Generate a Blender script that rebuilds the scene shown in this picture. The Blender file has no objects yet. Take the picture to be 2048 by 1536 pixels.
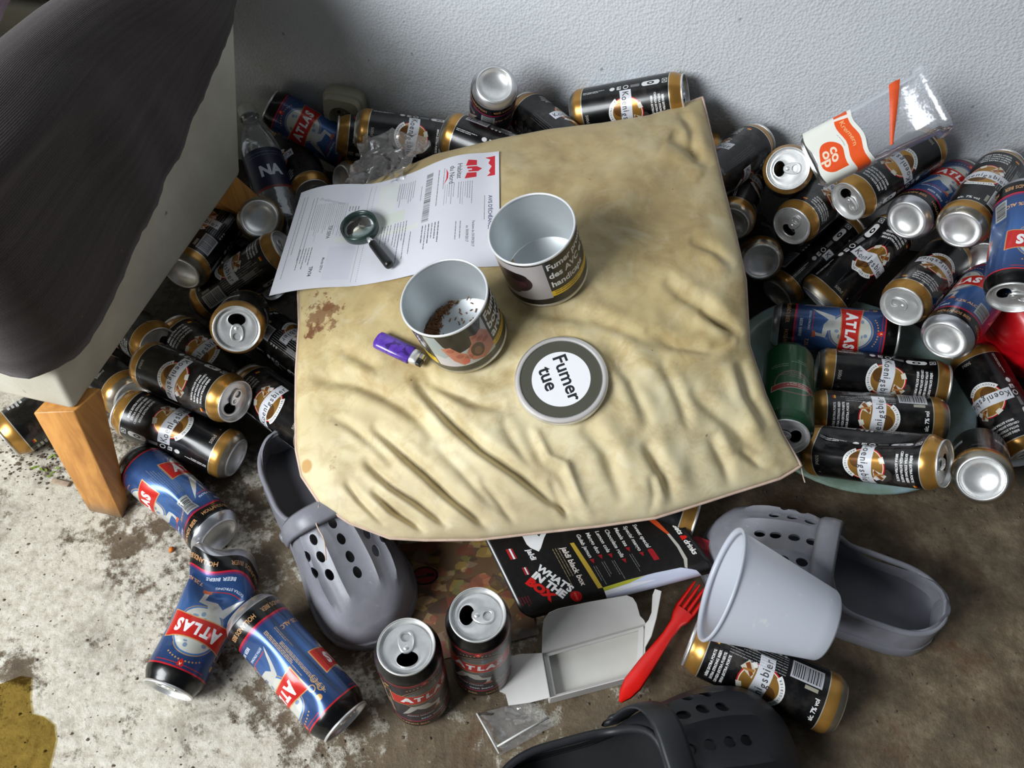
import bpy, bmesh, math, random
import numpy as np
from mathutils import Vector, Matrix
from mathutils.bvhtree import BVHTree
rnd = random.Random(7)
C = bpy.context.scene.collection
SC = bpy.context.scene
PI = math.pi

# ------------------------------------------------------------------ camera, world, lights
CAM = Vector((0, 0, .95))
FPX = 1650.0
PITCH = math.radians(53)
SP, CP = math.sin(PITCH), math.cos(PITCH)
cd = bpy.data.cameras.new('camera')
cd.sensor_width = 36
cd.lens = FPX / 2048 * 36
cd.clip_start = .02
cam = bpy.data.objects.new('camera', cd)
cam.location = CAM
cam.rotation_euler = (PI / 2 - PITCH, 0, 0)
C.objects.link(cam)
SC.camera = cam

world = bpy.data.worlds.new('world')
SC.world = world
world.use_nodes = True
bg = world.node_tree.nodes['Background']
bg.inputs[0].default_value = (.80, .90, 1.0, 1)
bg.inputs[1].default_value = .06

def area(name, loc, target, size, size_y, energy, col):
    l = bpy.data.lights.new(name, 'AREA')
    l.shape = 'RECTANGLE'
    l.size = size
    l.size_y = size_y
    l.energy = energy
    l.color = col
    o = bpy.data.objects.new(name, l)
    o.location = loc
    o.rotation_euler = (Vector(target) - Vector(loc)).to_track_quat('-Z', 'Y').to_euler()
    C.objects.link(o)
    return o
area('window_light', (-1.75, -.60, 1.50), (.05, .75, .1), 1.2, 1.0, 69, (.93, .97, 1.0))

SC.view_settings.view_transform = 'Standard'
SC.view_settings.look = 'None'
SC.view_settings.gamma = 1
SC.view_settings.use_curve_mapping = False
SC.view_settings.exposure = 0.35

# ------------------------------------------------------------------ measuring helpers
def ray(px, py):
    u = 768 - py
    return Vector((px - 1024, FPX * CP + u * SP, -(FPX * SP - u * CP)))
def at_z(px, py, z):
    d = ray(px, py)
    return CAM + d * ((z - CAM.z) / d.z)
def on_plane(px, py, p0, n):
    d = ray(px, py)
    return CAM + d * ((p0 - CAM).dot(n) / d.dot(n))
def proj(p):
    p = Vector(p) - CAM
    w = p.y * CP - p.z * SP
    return 1024 + FPX * p.x / w, 768 - FPX * (p.y * SP + p.z * CP) / w
def reach(base, px, py, length, far=True):
    """the point seen at (px,py) that lies `length` from base"""
    d = ray(px, py)
    v = CAM - base
    A, B, Q = d.dot(d), 2 * v.dot(d), v.dot(v) - length * length
    D = max(0, B * B - 4 * A * Q)
    t = (-B + (math.sqrt(D) if far else -math.sqrt(D))) / 2 / A
    p = CAM + d * t
    return base + (p - base).normalized() * length

# ------------------------------------------------------------------ object helpers
def link(o, parent=None):
    C.objects.link(o)
    if parent is not None:
        o.parent = parent
    return o
def obj(name, me, mat=None, parent=None):
    o = bpy.data.objects.new(name, me)
    if mat is not None:
        for m in (mat if isinstance(mat, (list, tuple)) else [mat]):
            if len(me.materials) < (len(mat) if isinstance(mat, (list, tuple)) else 1):
                me.materials.append(m)
    return link(o, parent)
def bm_mesh(bm, name, smooth=True, angle=None):
    me = bpy.data.meshes.new(name)
    bmesh.ops.recalc_face_normals(bm, faces=bm.faces)
    bm.to_mesh(me)
    bm.free()
    shade(me, smooth, angle)
    return me
def shade(me, smooth=True, angle=None):
    me.polygons.foreach_set('use_smooth', [smooth] * len(me.polygons))
    if smooth and angle:
        me.set_sharp_from_angle(angle=math.radians(angle))
    me.update()
def tag(o, label, cat, group=None, kind=None):
    o['label'] = label
    o['category'] = cat
    if group:
        o['group'] = group
    if kind:
        o['kind'] = kind
    return o
def thing(name, label, cat, matrix=None, group=None):
    o = bpy.data.objects.new(name, None)
    o.empty_display_size = .02
    C.objects.link(o)
    if matrix is not None:
        o.matrix_world = matrix
    return tag(o, label, cat, group)
def frame(origin, z, x):
    z = Vector(z).normalized()
    x = Vector(x)
    x = (x - z * x.dot(z)).normalized()
    y = z.cross(x)
    m = Matrix((x, y, z)).transposed().to_4x4()
    m.translation = origin
    return m
def grid_mesh(name, P, closed_u=False, closed_v=False, uv=None, smooth=True):
    """P: array (nu,nv,3)"""
    P = np.asarray(P, float)
    nu, nv = P.shape[:2]
    idx = np.arange(nu * nv).reshape(nu, nv)
    I = np.arange(nu if closed_u else nu - 1)
    J = np.arange(nv if closed_v else nv - 1)
    faces = [(int(idx[i, j]), int(idx[(i + 1) % nu, j]), int(idx[(i + 1) % nu, (j + 1) % nv]), int(idx[i, (j + 1) % nv])) for i in I for j in J]
    me = bpy.data.meshes.new(name)
    me.from_pydata(P.reshape(-1, 3).tolist(), [], faces)
    if uv is not None:
        lay = me.uv_layers.new(name='UVMap')
        k = 0
        co = np.zeros((len(faces) * 4, 2))
        for i in I:
            for j in J:
                for (a, b) in ((i, j), (i + 1, j), (i + 1, j + 1), (i, j + 1)):
                    co[k] = uv(a, b)
                    k += 1
        lay.data.foreach_set('uv', co.reshape(-1))
    shade(me, smooth)
    return me
def lathe(name, prof, n=40, uvh=None, smooth=True, angle=None, closed=False):
    """prof: list of (r,z); the v coordinate of the uv is z/uvh"""
    P = np.zeros((n, len(prof), 3))
    for i in range(n):
        a = 2 * PI * i / n
        for j, (r, z) in enumerate(prof):
            P[i, j] = (r * math.cos(a), r * math.sin(a), z)
    uv = (lambda i, j: (i / n, prof[j % len(prof)][1] / uvh)) if uvh else None
    me = grid_mesh(name, P, closed_u=True, closed_v=closed, uv=uv, smooth=smooth)
    if angle:
        me.set_sharp_from_angle(angle=math.radians(angle))
    return me
def tube_mesh(name, pts, rad, n=8, closed=False, caps=True):
    pts = [Vector(p) for p in pts]
    m = len(pts)
    bm = bmesh.new()
    rings = []
    for i, p in enumerate(pts):
        if closed:
            t = pts[(i + 1) % m] - pts[i - 1]
        else:
            t = pts[min(i + 1, m - 1)] - pts[max(i - 1, 0)]
        t.normalize()
        a = t.cross(Vector((0, 0, 1)))
        if a.length < .05:
            a = t.cross(Vector((1, 0, 0)))
        a.normalize()
        b = t.cross(a)
        r = rad[i] if isinstance(rad, (list, tuple)) else rad
        rings.append([bm.verts.new(p + (a * math.cos(2 * PI * k / n) + b * math.sin(2 * PI * k / n)) * r) for k in range(n)])
    for i in range(m if closed else m - 1):
        A, B = rings[i], rings[(i + 1) % m]
        for k in range(n):
            bm.faces.new((A[k], A[(k + 1) % n], B[(k + 1) % n], B[k]))
    if caps and not closed:
        bm.faces.new(rings[0][::-1])
        bm.faces.new(rings[-1])
    return bm_mesh(bm, name)
def box_bm(bm, c, s, rot=None, bevel=0.0):
    r = bmesh.ops.create_cube(bm, size=1)
    vs = r['verts']
    M = Matrix.Translation(c) @ (rot.to_4x4() if rot else Matrix()) @ Matrix.Diagonal((s[0], s[1], s[2], 1))
    bmesh.ops.transform(bm, matrix=M, verts=vs)
    if bevel:
        es = list({e for v in vs for e in v.link_edges})
        bmesh.ops.bevel(bm, geom=es, offset=bevel, segments=3, profile=.5, affect='EDGES')
def slab(name, pts, thick, up=(0, 0, 1), smooth=False):
    """a flat sheet: polygon of 3d points thickened along -up"""
    bm = bmesh.new()
    up = Vector(up).normalized() * thick
    t = [bm.verts.new(Vector(p)) for p in pts]
    b = [bm.verts.new(Vector(p) - up) for p in pts]
    bm.faces.new(t)
    bm.faces.new(b[::-1])
    n = len(pts)
    for i in range(n):
        bm.faces.new((t[i], b[i], b[(i + 1) % n], t[(i + 1) % n]))
    return bm_mesh(bm, name, smooth)

# ------------------------------------------------------------------ materials
def mat(name):
    m = bpy.data.materials.new(name)
    m.use_nodes = True
    nt = m.node_tree
    return m, nt, nt.nodes['Principled BSDF']
def node(nt, typ, **kw):
    n = nt.nodes.new(typ)
    for k, v in kw.items():
        if k.startswith('i_'):
            key = k[2:]
            n.inputs[int(key) if key.isdigit() else key].default_value = v
        else:
            setattr(n, k, v)
    return n
def srgb(r, g, b):
    f = lambda c: c / 12.92 if c <= .04045 else ((c + .055) / 1.055) ** 2.4
    return (f(r), f(g), f(b), 1)
def ramp(nt, fac, stops):
    r = nt.nodes.new('ShaderNodeValToRGB')
    el = r.color_ramp.elements
    while len(el) < len(stops):
        el.new(.5)
    for e, (p, c) in zip(el, stops):
        e.position = p
        e.color = c if len(c) == 4 else (*c, 1)
    nt.links.new(fac, r.inputs[0])
    return r.outputs[0]
def mixc(nt, fac, a, b, mode='MIX'):
    n = nt.nodes.new('ShaderNodeMix')
    n.data_type = 'RGBA'
    n.blend_type = mode
    for sock, v in ((n.inputs[0], fac), (n.inputs[6], a), (n.inputs[7], b)):
        if hasattr(v, 'links') or hasattr(v, 'is_linked'):
            nt.links.new(v, sock)
        else:
            sock.default_value = v
    return n.outputs[2]
def math_n(nt, op, a, b=None, clamp=False):
    n = nt.nodes.new('ShaderNodeMath')
    n.operation = op
    n.use_clamp = clamp
    for i, v in enumerate((a, b)):
        if v is None:
            continue
        if hasattr(v, 'is_linked'):
            nt.links.new(v, n.inputs[i])
        else:
            n.inputs[i].default_value = v
    return n.outputs[0]
def noise(nt, vec, scale, detail=4, rough=.6, dist=0):
    n = node(nt, 'ShaderNodeTexNoise')
    n.inputs['Scale'].default_value = scale
    n.inputs['Detail'].default_value = detail
    n.inputs['Roughness'].default_value = rough
    n.inputs['Distortion'].default_value = dist
    if vec is not None:
        nt.links.new(vec, n.inputs['Vector'])
    return n.outputs['Fac']
def pos(nt, which='Object'):
    return node(nt, 'ShaderNodeTexCoord').outputs[which]
def bump(nt, h, strength=.3, dist=.002, prev=None):
    b = node(nt, 'ShaderNodeBump')
    b.inputs['Strength'].default_value = strength
    b.inputs['Distance'].default_value = dist
    nt.links.new(h, b.inputs['Height'])
    if prev is not None:
        nt.links.new(prev, b.inputs['Normal'])
    return b.outputs[0]
def plain(name, col, rough=.5, metal=0, noise_amt=.12, nscale=60, bump_s=.05, coat=0, sheen=0, **kw):
    """a principled material with a little mottling"""
    m, nt, p = mat(name)
    f = noise(nt, pos(nt), nscale)
    dark = tuple(c * (1 - noise_amt) for c in col[:3]) + (1,)
    lite = tuple(min(1, c * (1 + noise_amt)) for c in col[:3]) + (1,)
    nt.links.new(ramp(nt, f, [(.3, dark), (.7, lite)]), p.inputs['Base Color'])
    p.inputs['Roughness'].default_value = rough
    p.inputs['Metallic'].default_value = metal
    p.inputs['Coat Weight'].default_value = coat
    p.inputs['Sheen Weight'].default_value = sheen
    for k, v in kw.items():
        p.inputs[k.replace('_', ' ')].default_value = v
    if bump_s:
        nt.links.new(bump(nt, f, bump_s, .001), p.inputs['Normal'])
    return m
def film(name, tint=(1, 1, 1, 1), gloss=.12, rough=.12, haze=.0, haze_col=(.8, .82, .85, 1), clear=1.0):
    """thin clear plastic: transparent + fresnel gloss (+ milky haze)"""
    m, nt, p = mat(name)
    out = nt.nodes['Material Output']
    tr = node(nt, 'ShaderNodeBsdfTransparent')
    tr.inputs[0].default_value = tint
    gl = node(nt, 'ShaderNodeBsdfGlossy')
    gl.inputs['Roughness'].default_value = rough
    gl.inputs['Color'].default_value = (.95, .97, 1, 1)
    df = node(nt, 'ShaderNodeBsdfDiffuse')
    df.inputs[0].default_value = haze_col
    fr = node(nt, 'ShaderNodeLayerWeight')
    fr.inputs[0].default_value = .35
    fac = math_n(nt, 'ADD', math_n(nt, 'MULTIPLY', fr.outputs['Fresnel'], .75), gloss, True)
    m1 = node(nt, 'ShaderNodeMixShader')
    m1.inputs[0].default_value = haze
    nt.links.new(tr.outputs[0], m1.inputs[1])
    nt.links.new(df.outputs[0], m1.inputs[2])
    m2 = node(nt, 'ShaderNodeMixShader')
    nt.links.new(fac, m2.inputs[0])
    nt.links.new(m1.outputs[0], m2.inputs[1])
    nt.links.new(gl.outputs[0], m2.inputs[2])
    nt.links.new(m2.outputs[0], out.inputs[0])
    nb = bump(nt, noise(nt, pos(nt), 45, 3), .35, .003)
    nt.links.new(nb, gl.inputs['Normal'])
    return m

# ------------------------------------------------------------------ flat print, drawn in code (millimetres, y up)
_glyph = {}
def glyph_tris(s, bold):
    key = (s, bold)
    if key not in _glyph:
        cu = bpy.data.curves.new('lettering', 'FONT')
        cu.body = s
        cu.offset = bold
        cu.resolution_u = 3
        cu.align_x = 'CENTER'
        cu.align_y = 'CENTER'
        o = bpy.data.objects.new('lettering', cu)
        me = bpy.data.meshes.new_from_object(o)
        v = np.array([x.co[:2] for x in me.vertices]) if len(me.vertices) else np.zeros((0, 2))
        me.calc_loop_triangles()
        t = np.array([list(q.vertices) for q in me.loop_triangles], int).reshape(-1, 3)
        bpy.data.objects.remove(o)
        bpy.data.curves.remove(cu)
        bpy.data.meshes.remove(me)
        _glyph[key] = (v, t)
    return _glyph[key]
class Print:
    def __init__(self, w, h, ppm, bgcol, metal=0.0):
        self.s = ppm
        self.w, self.h = int(w * ppm), int(h * ppm)
        self.W, self.H = w, h
        self.a = np.zeros((self.h, self.w, 4), np.float32)
        self.a[..., :3] = bgcol
        self.a[..., 3] = metal
        yy, xx = np.mgrid[0:self.h, 0:self.w]
        self.x = (xx + .5) / ppm
        self.y = (yy + .5) / ppm
    def put(self, mask, col, metal=0.0, k=1.0, y0=0, x0=0):
        h, w = mask.shape
        sub = self.a[y0:y0 + h, x0:x0 + w]
        c = np.array([*col[:3], metal], np.float32)
        sub[mask] = sub[mask] * (1 - k) + c * k
    def win(self, x0, y0, x1, y1):
        i0, i1 = max(0, int(x0 * self.s) - 1), min(self.w, int(x1 * self.s) + 2)
        j0, j1 = max(0, int(y0 * self.s) - 1), min(self.h, int(y1 * self.s) + 2)
        return i0, i1, j0, j1
    def rect(self, x0, y0, x1, y1, col, metal=0.0, k=1.0):
        i0, i1 = max(0, round(x0 * self.s)), min(self.w, round(x1 * self.s))
        j0, j1 = max(0, round(y0 * self.s)), min(self.h, round(y1 * self.s))
        if i1 > i0 and j1 > j0:
            self.put(np.ones((j1 - j0, i1 - i0), bool), col, metal, k, j0, i0)
    def ell(self, cx, cy, rx, ry, col, metal=0.0, k=1.0, inner=0.0):
        i0, i1, j0, j1 = self.win(cx - rx, cy - ry, cx + rx, cy + ry)
        if i1 <= i0 or j1 <= j0:
            return
        d = ((self.x[j0:j1, i0:i1] - cx) / rx) ** 2 + ((self.y[j0:j1, i0:i1] - cy) / ry) ** 2
        self.put((d < 1) & (d >= inner * inner), col, metal, k, j0, i0)
    def poly(self, pts, col, metal=0.0, k=1.0):
        xs, ys = [p[0] for p in pts], [p[1] for p in pts]
        i0, i1, j0, j1 = self.win(min(xs), min(ys), max(xs), max(ys))
        if i1 <= i0 or j1 <= j0:
            return
        X, Y = self.x[j0:j1, i0:i1], self.y[j0:j1, i0:i1]
        m = np.zeros(X.shape, bool)
        n = len(pts)
        for a in range(n):
            (x1, y1), (x2, y2) = pts[a], pts[(a + 1) % n]
            if y1 == y2:
                continue
            m ^= ((y1 > Y) != (y2 > Y)) & (X < (x2 - x1) * (Y - y1) / (y2 - y1) + x1)
        self.put(m, col, metal, k, j0, i0)
    def text(self, s, cx, cy, size, col, rot=0, bold=.0, sx=1.0, metal=0.0, shear=0, k=1.0):
        v, t = glyph_tris(s, bold)
        if not len(t):
            return
        c, q = math.cos(math.radians(rot)), math.sin(math.radians(rot))
        p = v * np.array([size * sx, size])
        p[:, 0] += shear * p[:, 1]
        P = np.c_[p[:, 0] * c - p[:, 1] * q + cx, p[:, 0] * q + p[:, 1] * c + cy]
        for tri in P[t]:
            i0, i1, j0, j1 = self.win(tri[:, 0].min(), tri[:, 1].min(), tri[:, 0].max(), tri[:, 1].max())
            if i1 <= i0 or j1 <= j0:
                continue
            X, Y = self.x[j0:j1, i0:i1], self.y[j0:j1, i0:i1]
            (ax, ay), (bx, by), (ex, ey) = tri
            d1 = (bx - ax) * (Y - ay) - (by - ay) * (X - ax)
            d2 = (ex - bx) * (Y - by) - (ey - by) * (X - bx)
            d3 = (ax - ex) * (Y - ey) - (ay - ey) * (X - ex)
            m = ((d1 >= 0) & (d2 >= 0) & (d3 >= 0)) | ((d1 <= 0) & (d2 <= 0) & (d3 <= 0))
            self.put(m, col, metal, k, j0, i0)
    def fine(self, x, y, w, n, pitch, col, rot=0, th=.5, k=.8, seed=1):
        """n lines of print too small to read, running along rot (0 or 90)"""
        r = random.Random(seed)
        for i in range(n):
            q = 0
            end = w * r.uniform(.6, 1)
            while q < end:
                l = r.uniform(1.5, 5) * th * 2
                l = min(l, end - q)
                o = -i * pitch
                if rot == 0:
                    self.rect(x + q, y + o, x + q + l, y + o + th * 1.3, col, 0, k)
                elif rot == 90:
                    self.rect(x - o, y + q, x - o + th * 1.3, y + q + l, col, 0, k)
                q += l + th * .9
    def bars(self, x, y, w, h, col, vertical=True, seed=3):
        r = random.Random(seed)
        q = 0
        L = w if vertical else h
        while q < L:
            l = r.choice((.4, .4, .8, 1.2))
            if vertical:
                self.rect(x + q, y, x + min(q + l, L), y + h, col)
            else:
                self.rect(x, y + q, x + w, y + min(q + l, L), col)
            q += l + r.choice((.4, .8, .8, 1.2))
    def image(self, name):
        im = bpy.data.images.new(name, self.w, self.h, alpha=True)
        im.alpha_mode = 'CHANNEL_PACKED'
        im.pixels.foreach_set(np.clip(self.a, 0, 1).reshape(-1))
        im.pack()
        return im
def printed(name, pr, rough=.3, coat=0.0, dirt=.25, dirt_col=(.16, .13, .10, 1), spec=.5, bump_s=.0, metal_from_alpha=True):
    m, nt, p = mat(name)
    t = node(nt, 'ShaderNodeTexImage')
    t.image = pr.image(name)
    t.extension = 'REPEAT'
    f = noise(nt, pos(nt), 38, 5, .65)
    g = math_n(nt, 'MULTIPLY', ramp(nt, f, [(.5, (0, 0, 0)), (.78, (1, 1, 1))]), dirt)
    nt.links.new(mixc(nt, g, t.outputs['Color'], dirt_col), p.inputs['Base Color'])
    if metal_from_alpha:
        nt.links.new(t.outputs['Alpha'], p.inputs['Metallic'])
    nt.links.new(math_n(nt, 'ADD', math_n(nt, 'MULTIPLY', f, .25), rough - .1), p.inputs['Roughness'])
    p.inputs['Coat Weight'].default_value = coat
    p.inputs['Specular IOR Level'].default_value = spec
    if bump_s:
        nt.links.new(bump(nt, f, bump_s, .001), p.inputs['Normal'])
    return m

# ------------------------------------------------------------------ the prints
WHITE, BLACK = (.93, .93, .92), (.035, .033, .035)
def lager_print():
    W, H = 207.3, 168
    p = Print(W, H, 5, (.032, .03, .034), .05)
    grey = (.25, .23, .22)
    r = random.Random(4)
    for cx in (52, 155):                       # the washed-out map behind the badge
        for _ in range(26):
            a, b = r.uniform(10, 44), r.uniform(96, 138)
            p.ell(cx + a, b + r.uniform(-6, 6), r.uniform(3, 9), r.uniform(3, 8), grey, .1, .55)
        for _ in range(10):
            p.ell(cx - r.uniform(20, 44), r.uniform(60, 120), r.uniform(3, 7), r.uniform(3, 7), grey, .1, .35)
    gold = (.70, .52, .25)
    p.rect(0, 0, W, 21, gold, .65)
    p.rect(0, 0, W, 8.5, (.62, .59, .53), .85)
    p.rect(0, 21, W, 22, (.85, .84, .8), .7)
    p.rect(0, 150, W, H, gold, .65)
    p.rect(0, 149, W, 150.2, (.85, .84, .8), .7)
    for k, cx in enumerate((52, 155)):
        cy = 87
        p.ell(cx, cy, 23, 24.5, (.80, .14, .12), .1)
        p.ell(cx, cy, 21.5, 23, (.93, .90, .85), .1)
        p.ell(cx, cy, 20.5, 22, (.72, .53, .25), .6)
        p.ell(cx - 6, cy - 9, 10, 9, (.45, .30, .14), .5)
        # ribbon under the badge
        arc = [(cx + 27 * math.cos(a), cy + 26 * math.sin(a)) for a in np.linspace(-2.55, -.75, 14)]
        arc += [(cx + 20 * math.cos(a), cy + 20 * math.sin(a)) for a in np.linspace(-.75, -2.55, 14)]
        p.poly(arc, WHITE, .1)
        for a in np.linspace(-2.4, -.9, 12):
            p.text('KOENIGSBIER'[int((a + 2.4) / 1.51 * 10.5)], cx + 23.4 * math.cos(a), cy + 23 * math.sin(a), 3.6, (.3, .3, .3), math.degrees(a) + 90, .02)
        # emblem on the upper right
        for a0, a1, c in ((.42, .66, WHITE), (1.75, 2.1, (.88, .86, .80))):
            p.poly([(cx + q * math.cos(a), cy + q * math.sin(a)) for q, a in ((25, a0), (25, a1), (19, a1), (19, a0))], c, .1)
        p.poly([(cx + 4, cy + 10), (cx + 14, cy + 9), (cx + 22, cy + 18), (cx + 12, cy + 25)], (.82, .80, .74), .1)
        p.poly([(cx + 5, cy + 12), (cx + 9, cy + 10), (cx + 20, cy + 17), (cx + 17, cy + 21)], (.55, .30, .13), .2)
        p.poly([(cx + 11, cy + 10), (cx + 14, cy + 10), (cx + 12, cy + 22), (cx + 10, cy + 22)], (.70, .48, .25), .2)
        # name banner, a little wavy
        n = 24
        top = [(cx - 33 + 66 * i / n, cy + 8.5 + 1.2 * math.sin(i / n * 6.3)) for i in range(n + 1)]
        bot = [(x, y - 16.5) for x, y in top[::-1]]
        p.poly(top + bot, (.87, .88, .90), .1)
        s = 'Koenigsbier'
        wd = [6.6, 6, 6, 6, 2.6, 6, 5.2, 6, 2.6, 6, 4]
        x = cx - 31
        for ch, w_ in zip(s, wd):
            w_ *= 1.09
            x += w_ / 2
            t_ = (x - cx + 33) / 66
            yy = cy - 1.4 + 1.2 * math.sin(t_ * 6.3) + {'g': -1.6, 'K': 1.2, 'b': 1.2, 'i': 1.0}.get(ch, -.2)
            p.text(ch, x, yy, 12.5, (.22, .22, .23), 0, .012, .84)
            x += w_ / 2
        for i, ln in enumerate(('BIÈRE EXTRA FORTE', 'EXTRA STRONG BEER', 'CERVEZA EXTRA FUERTE', 'BIRRA EXTRA FORTE')):
            p.rect(cx - 21 - (i == 2) * 3, 138.8 - i * 5.4, cx + 21, 142.9 - i * 5.4, (.36, .35, .34), .1, .35)
            p.text(ln, cx - (i == 2) * 1.5, 140.8 - i * 5.4, 3.9, (.92, .92, .92), 0, .035, .98 if i != 2 else .92)
        p.rect(cx - 30, 141, cx - 24, 143, BLACK)
        for i, c in enumerate(((.05, .05, .05), (.75, .1, .1), (.9, .75, .2))):
            p.rect(cx + 24, 143 - i * 2, cx + 30, 145 - i * 2, c)
    p.text('500cl', 52, 28, 6, (.62, .60, .56), 0, .02)
    p.text('e', 70, 29, 5, (.5, .48, .45))
    p.text('alc. 7% vol', 155, 29, 7, (.90, .90, .90), 0, .03, .9)
    # icons beside the first badge
    w = (.86, .86, .86)
    x = 14
    p.fine(x - 2, 24, 38, 2, 2.2, w, 90, .8, .9, 5)
    p.ell(x, 68, 3.2, 3.8, w)
    p.rect(x - 3, 75, x + 3, 81, w)
    p.text('18', x, 78, 5, BLACK, 90, .03)
    p.ell(x, 88, 3.6, 4, w)
    p.ell(x, 88, 2.4, 2.8, BLACK)
    p.rect(x - 2.5, 95, x + 2.5, 108, (.6, .6, .6), .1, .7)
    p.rect(x - 4.2, 116, x + 4.2, 132, w)
    p.ell(x, 115, 4.2, 4, w)
    p.ell(x, 133, 4.2, 4, w)
    p.ell(x, 124, 2.6, 5.2, BLACK)
    p.ell(x, 124, 1.2, 2.4, w)
    p.rect(x - 4.2, 140, x + 4.2, 147.5, (.7, .7, .7))
    p.ell(x, 143.7, 3, 3, BLACK)
    p.ell(x, 143.7, 1.7, 1.7, (.7, .7, .7))
    # bar code and small print beside the second badge
    x = 187
    p.rect(x - 8.5, 28, x + 13, 62, (.72, .72, .74))
    p.bars(x - 6.5, 30, 17, 30, (.12, .12, .13), False)
    p.rect(x - 14, 31, x - 10, 45, (.6, .58, .52))
    p.fine(x - 11, 66, 78, 8, 3.1, (.72, .72, .72), 90, .75, .75, 9)
    p.rect(x + 2, 100, x + 9, 122, (.66, .66, .66), .1, .7)
    for i in range(3):
        p.ell(x + 12, 70 + i * 6, 1.8, 1.8, (.7, .7, .7))
    # plain side between them
    p.fine(100, 60, 70, 4, 3, (.5, .5, .5), 90, .6, .5, 12)
    p.text('500ml', 103, 40, 6, (.55, .54, .52), 0, .01)
    return p
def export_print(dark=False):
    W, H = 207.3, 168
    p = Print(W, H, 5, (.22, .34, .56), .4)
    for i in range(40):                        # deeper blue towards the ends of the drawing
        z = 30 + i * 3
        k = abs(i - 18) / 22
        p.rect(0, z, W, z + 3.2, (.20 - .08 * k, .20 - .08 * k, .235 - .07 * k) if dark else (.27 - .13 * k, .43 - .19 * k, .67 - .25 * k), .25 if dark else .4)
    r = random.Random(2)
    p.rect(0, 0, W, 29.5, (.03, .03, .035), .2)
    p.rect(0, 0, W, 11, (.78, .78, .8), .9)
    for cx in (26, 78, 130, 182):
        p.text('HOLLANDS BIER', cx, 20.5, 7.4, (.74, .55, .36), 0, .025, .78)
    p.rect(0, 29.5, W, 31.5, (.80, .12, .2), .3)
    p.rect(0, 31.5, W, 34, (.45, .2, .42), .4)
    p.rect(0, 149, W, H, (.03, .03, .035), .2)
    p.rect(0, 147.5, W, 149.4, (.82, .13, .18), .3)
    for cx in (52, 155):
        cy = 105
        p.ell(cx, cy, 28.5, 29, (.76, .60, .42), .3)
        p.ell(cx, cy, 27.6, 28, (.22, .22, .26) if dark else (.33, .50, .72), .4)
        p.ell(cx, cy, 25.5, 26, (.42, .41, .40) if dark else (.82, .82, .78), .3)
        for _ in range(30):
            a, q = r.uniform(0, 6.28), r.uniform(4, 22)
            p.ell(cx + q * math.cos(a), cy + q * math.sin(a), r.uniform(1.2, 4.5), r.uniform(1, 3), (.45, .55, .68), .4, .8)
        for _ in range(9):
            a, q = r.uniform(0, 6.28), r.uniform(4, 18)
            p.ell(cx + q * math.cos(a), cy + q * math.sin(a), r.uniform(2, 5), r.uniform(1.5, 4), (.90, .90, .86), .2)
        # thrown bolt / bearer below the globe
        p.poly([(cx - 20, cy - 22), (cx - 2, cy - 20), (cx + 2, cy - 30), (cx + 12, cy - 32), (cx + 10, cy - 47), (cx + 5, cy - 49), (cx + 7, cy - 37), (cx - 6, cy - 36), (cx - 14, cy - 30), (cx - 24, cy - 45), (cx - 32, cy - 54), (cx - 29, cy - 46)], (.84, .84, .82), .5)
        p.poly([(cx + 4, cy - 46), (cx + 12, cy - 45), (cx + 13, cy - 50), (cx + 3, cy - 50)], (.82, .40, .25), .3)
        p.rect(cx - 26, cy - 50.5, cx + 3, cy - 49.6, (.8, .2, .2), .3)
        p.text('EXTRA STRONG', cx - 12, cy - 55, 4, (.80, .82, .86), 0, .02)
        p.text('7,2% ALC', cx + 30, cy - 56, 7, (.85, .62, .42), 0, .03)
        p.text('BEER BIERE', cx, cy - 66, 5.4, (.80, .82, .86), 0, .02)
        # the banner: concave ends, curved edges
        n = 20
        up = [(cx - 38 + 76 * i / n, cy + 11.5 - 3.4 * math.cos((i / n - .5) * PI) + 2) for i in range(n + 1)]
        dn = [(cx + 38 - 76 * i / n, cy - 14.5 + 3.4 * math.cos((i / n - .5) * PI) - 1) for i in range(n + 1)]
        ed = [(x + (1.4 if x > cx else -1.4), y + 1.3) for x, y in up] + [(x + (1.4 if x > cx else -1.4), y - 1.3) for x, y in dn]
        p.poly(ed, (.86, .64, .40), .4)
        p.poly(up + dn, (.78, .13, .10), .15)
        x = cx - 27
        for ch, w_, sz in (('A', 12.5, 20), ('T', 11.5, 17), ('L', 10.5, 17), ('A', 11, 17), ('S', 11, 19)):
            p.text(ch, x + w_ / 2 - 1, cy - 1, sz, (.95, .95, .95), 0, .055, .86, .05, .08)
            x += w_
        for i in range(11):
            a = -.55 + 1.1 * i / 10 + PI / 2
            p.ell(cx + 36 * math.cos(a), cy + 34 * math.sin(a) + 1, 1, 1, (.85, .6, .35), .3)
        p.rect(cx - 30, cy + 39, cx + 30, cy + 39.7, (.8, .15, .15), .3)
        p.poly([(cx + q * math.cos(a), cy + 38.5 + q * math.sin(a)) for q, a in ((4.4, 0.8), (4.4, 2.35), (3.6, 3.6), (5.4, 4.7), (3.6, 5.8))], (.85, .16, .12), .3)
        p.text('A', cx, cy + 38.8, 4.2, (.95, .85, .7), 0, .02)
    # gold small print, seen running along the can, and the recycling signs
    for i, x in enumerate((1.5, 6.5)):
        p.fine(x, 42 if i else 62, 66 if i else 74, 3, 1.5, (.84, .68, .50), 90, .7, .85, 20 + i)
    p.fine(203, 45, 30, 2, 2, (.84, .68, .50), 90, .7, .8, 23)
    for x, z in ((3, 116), (3, 127), (11, 122)):
        p.ell(x, z, 4, 4, (.85, .65, .40), .3, 1, .72)
    p.ell(11, 134, 3.2, 3.2, (.85, .65, .40), .3)
    p.rect(96, 36, 116, 62, (.66, .67, .66), .1)
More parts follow.
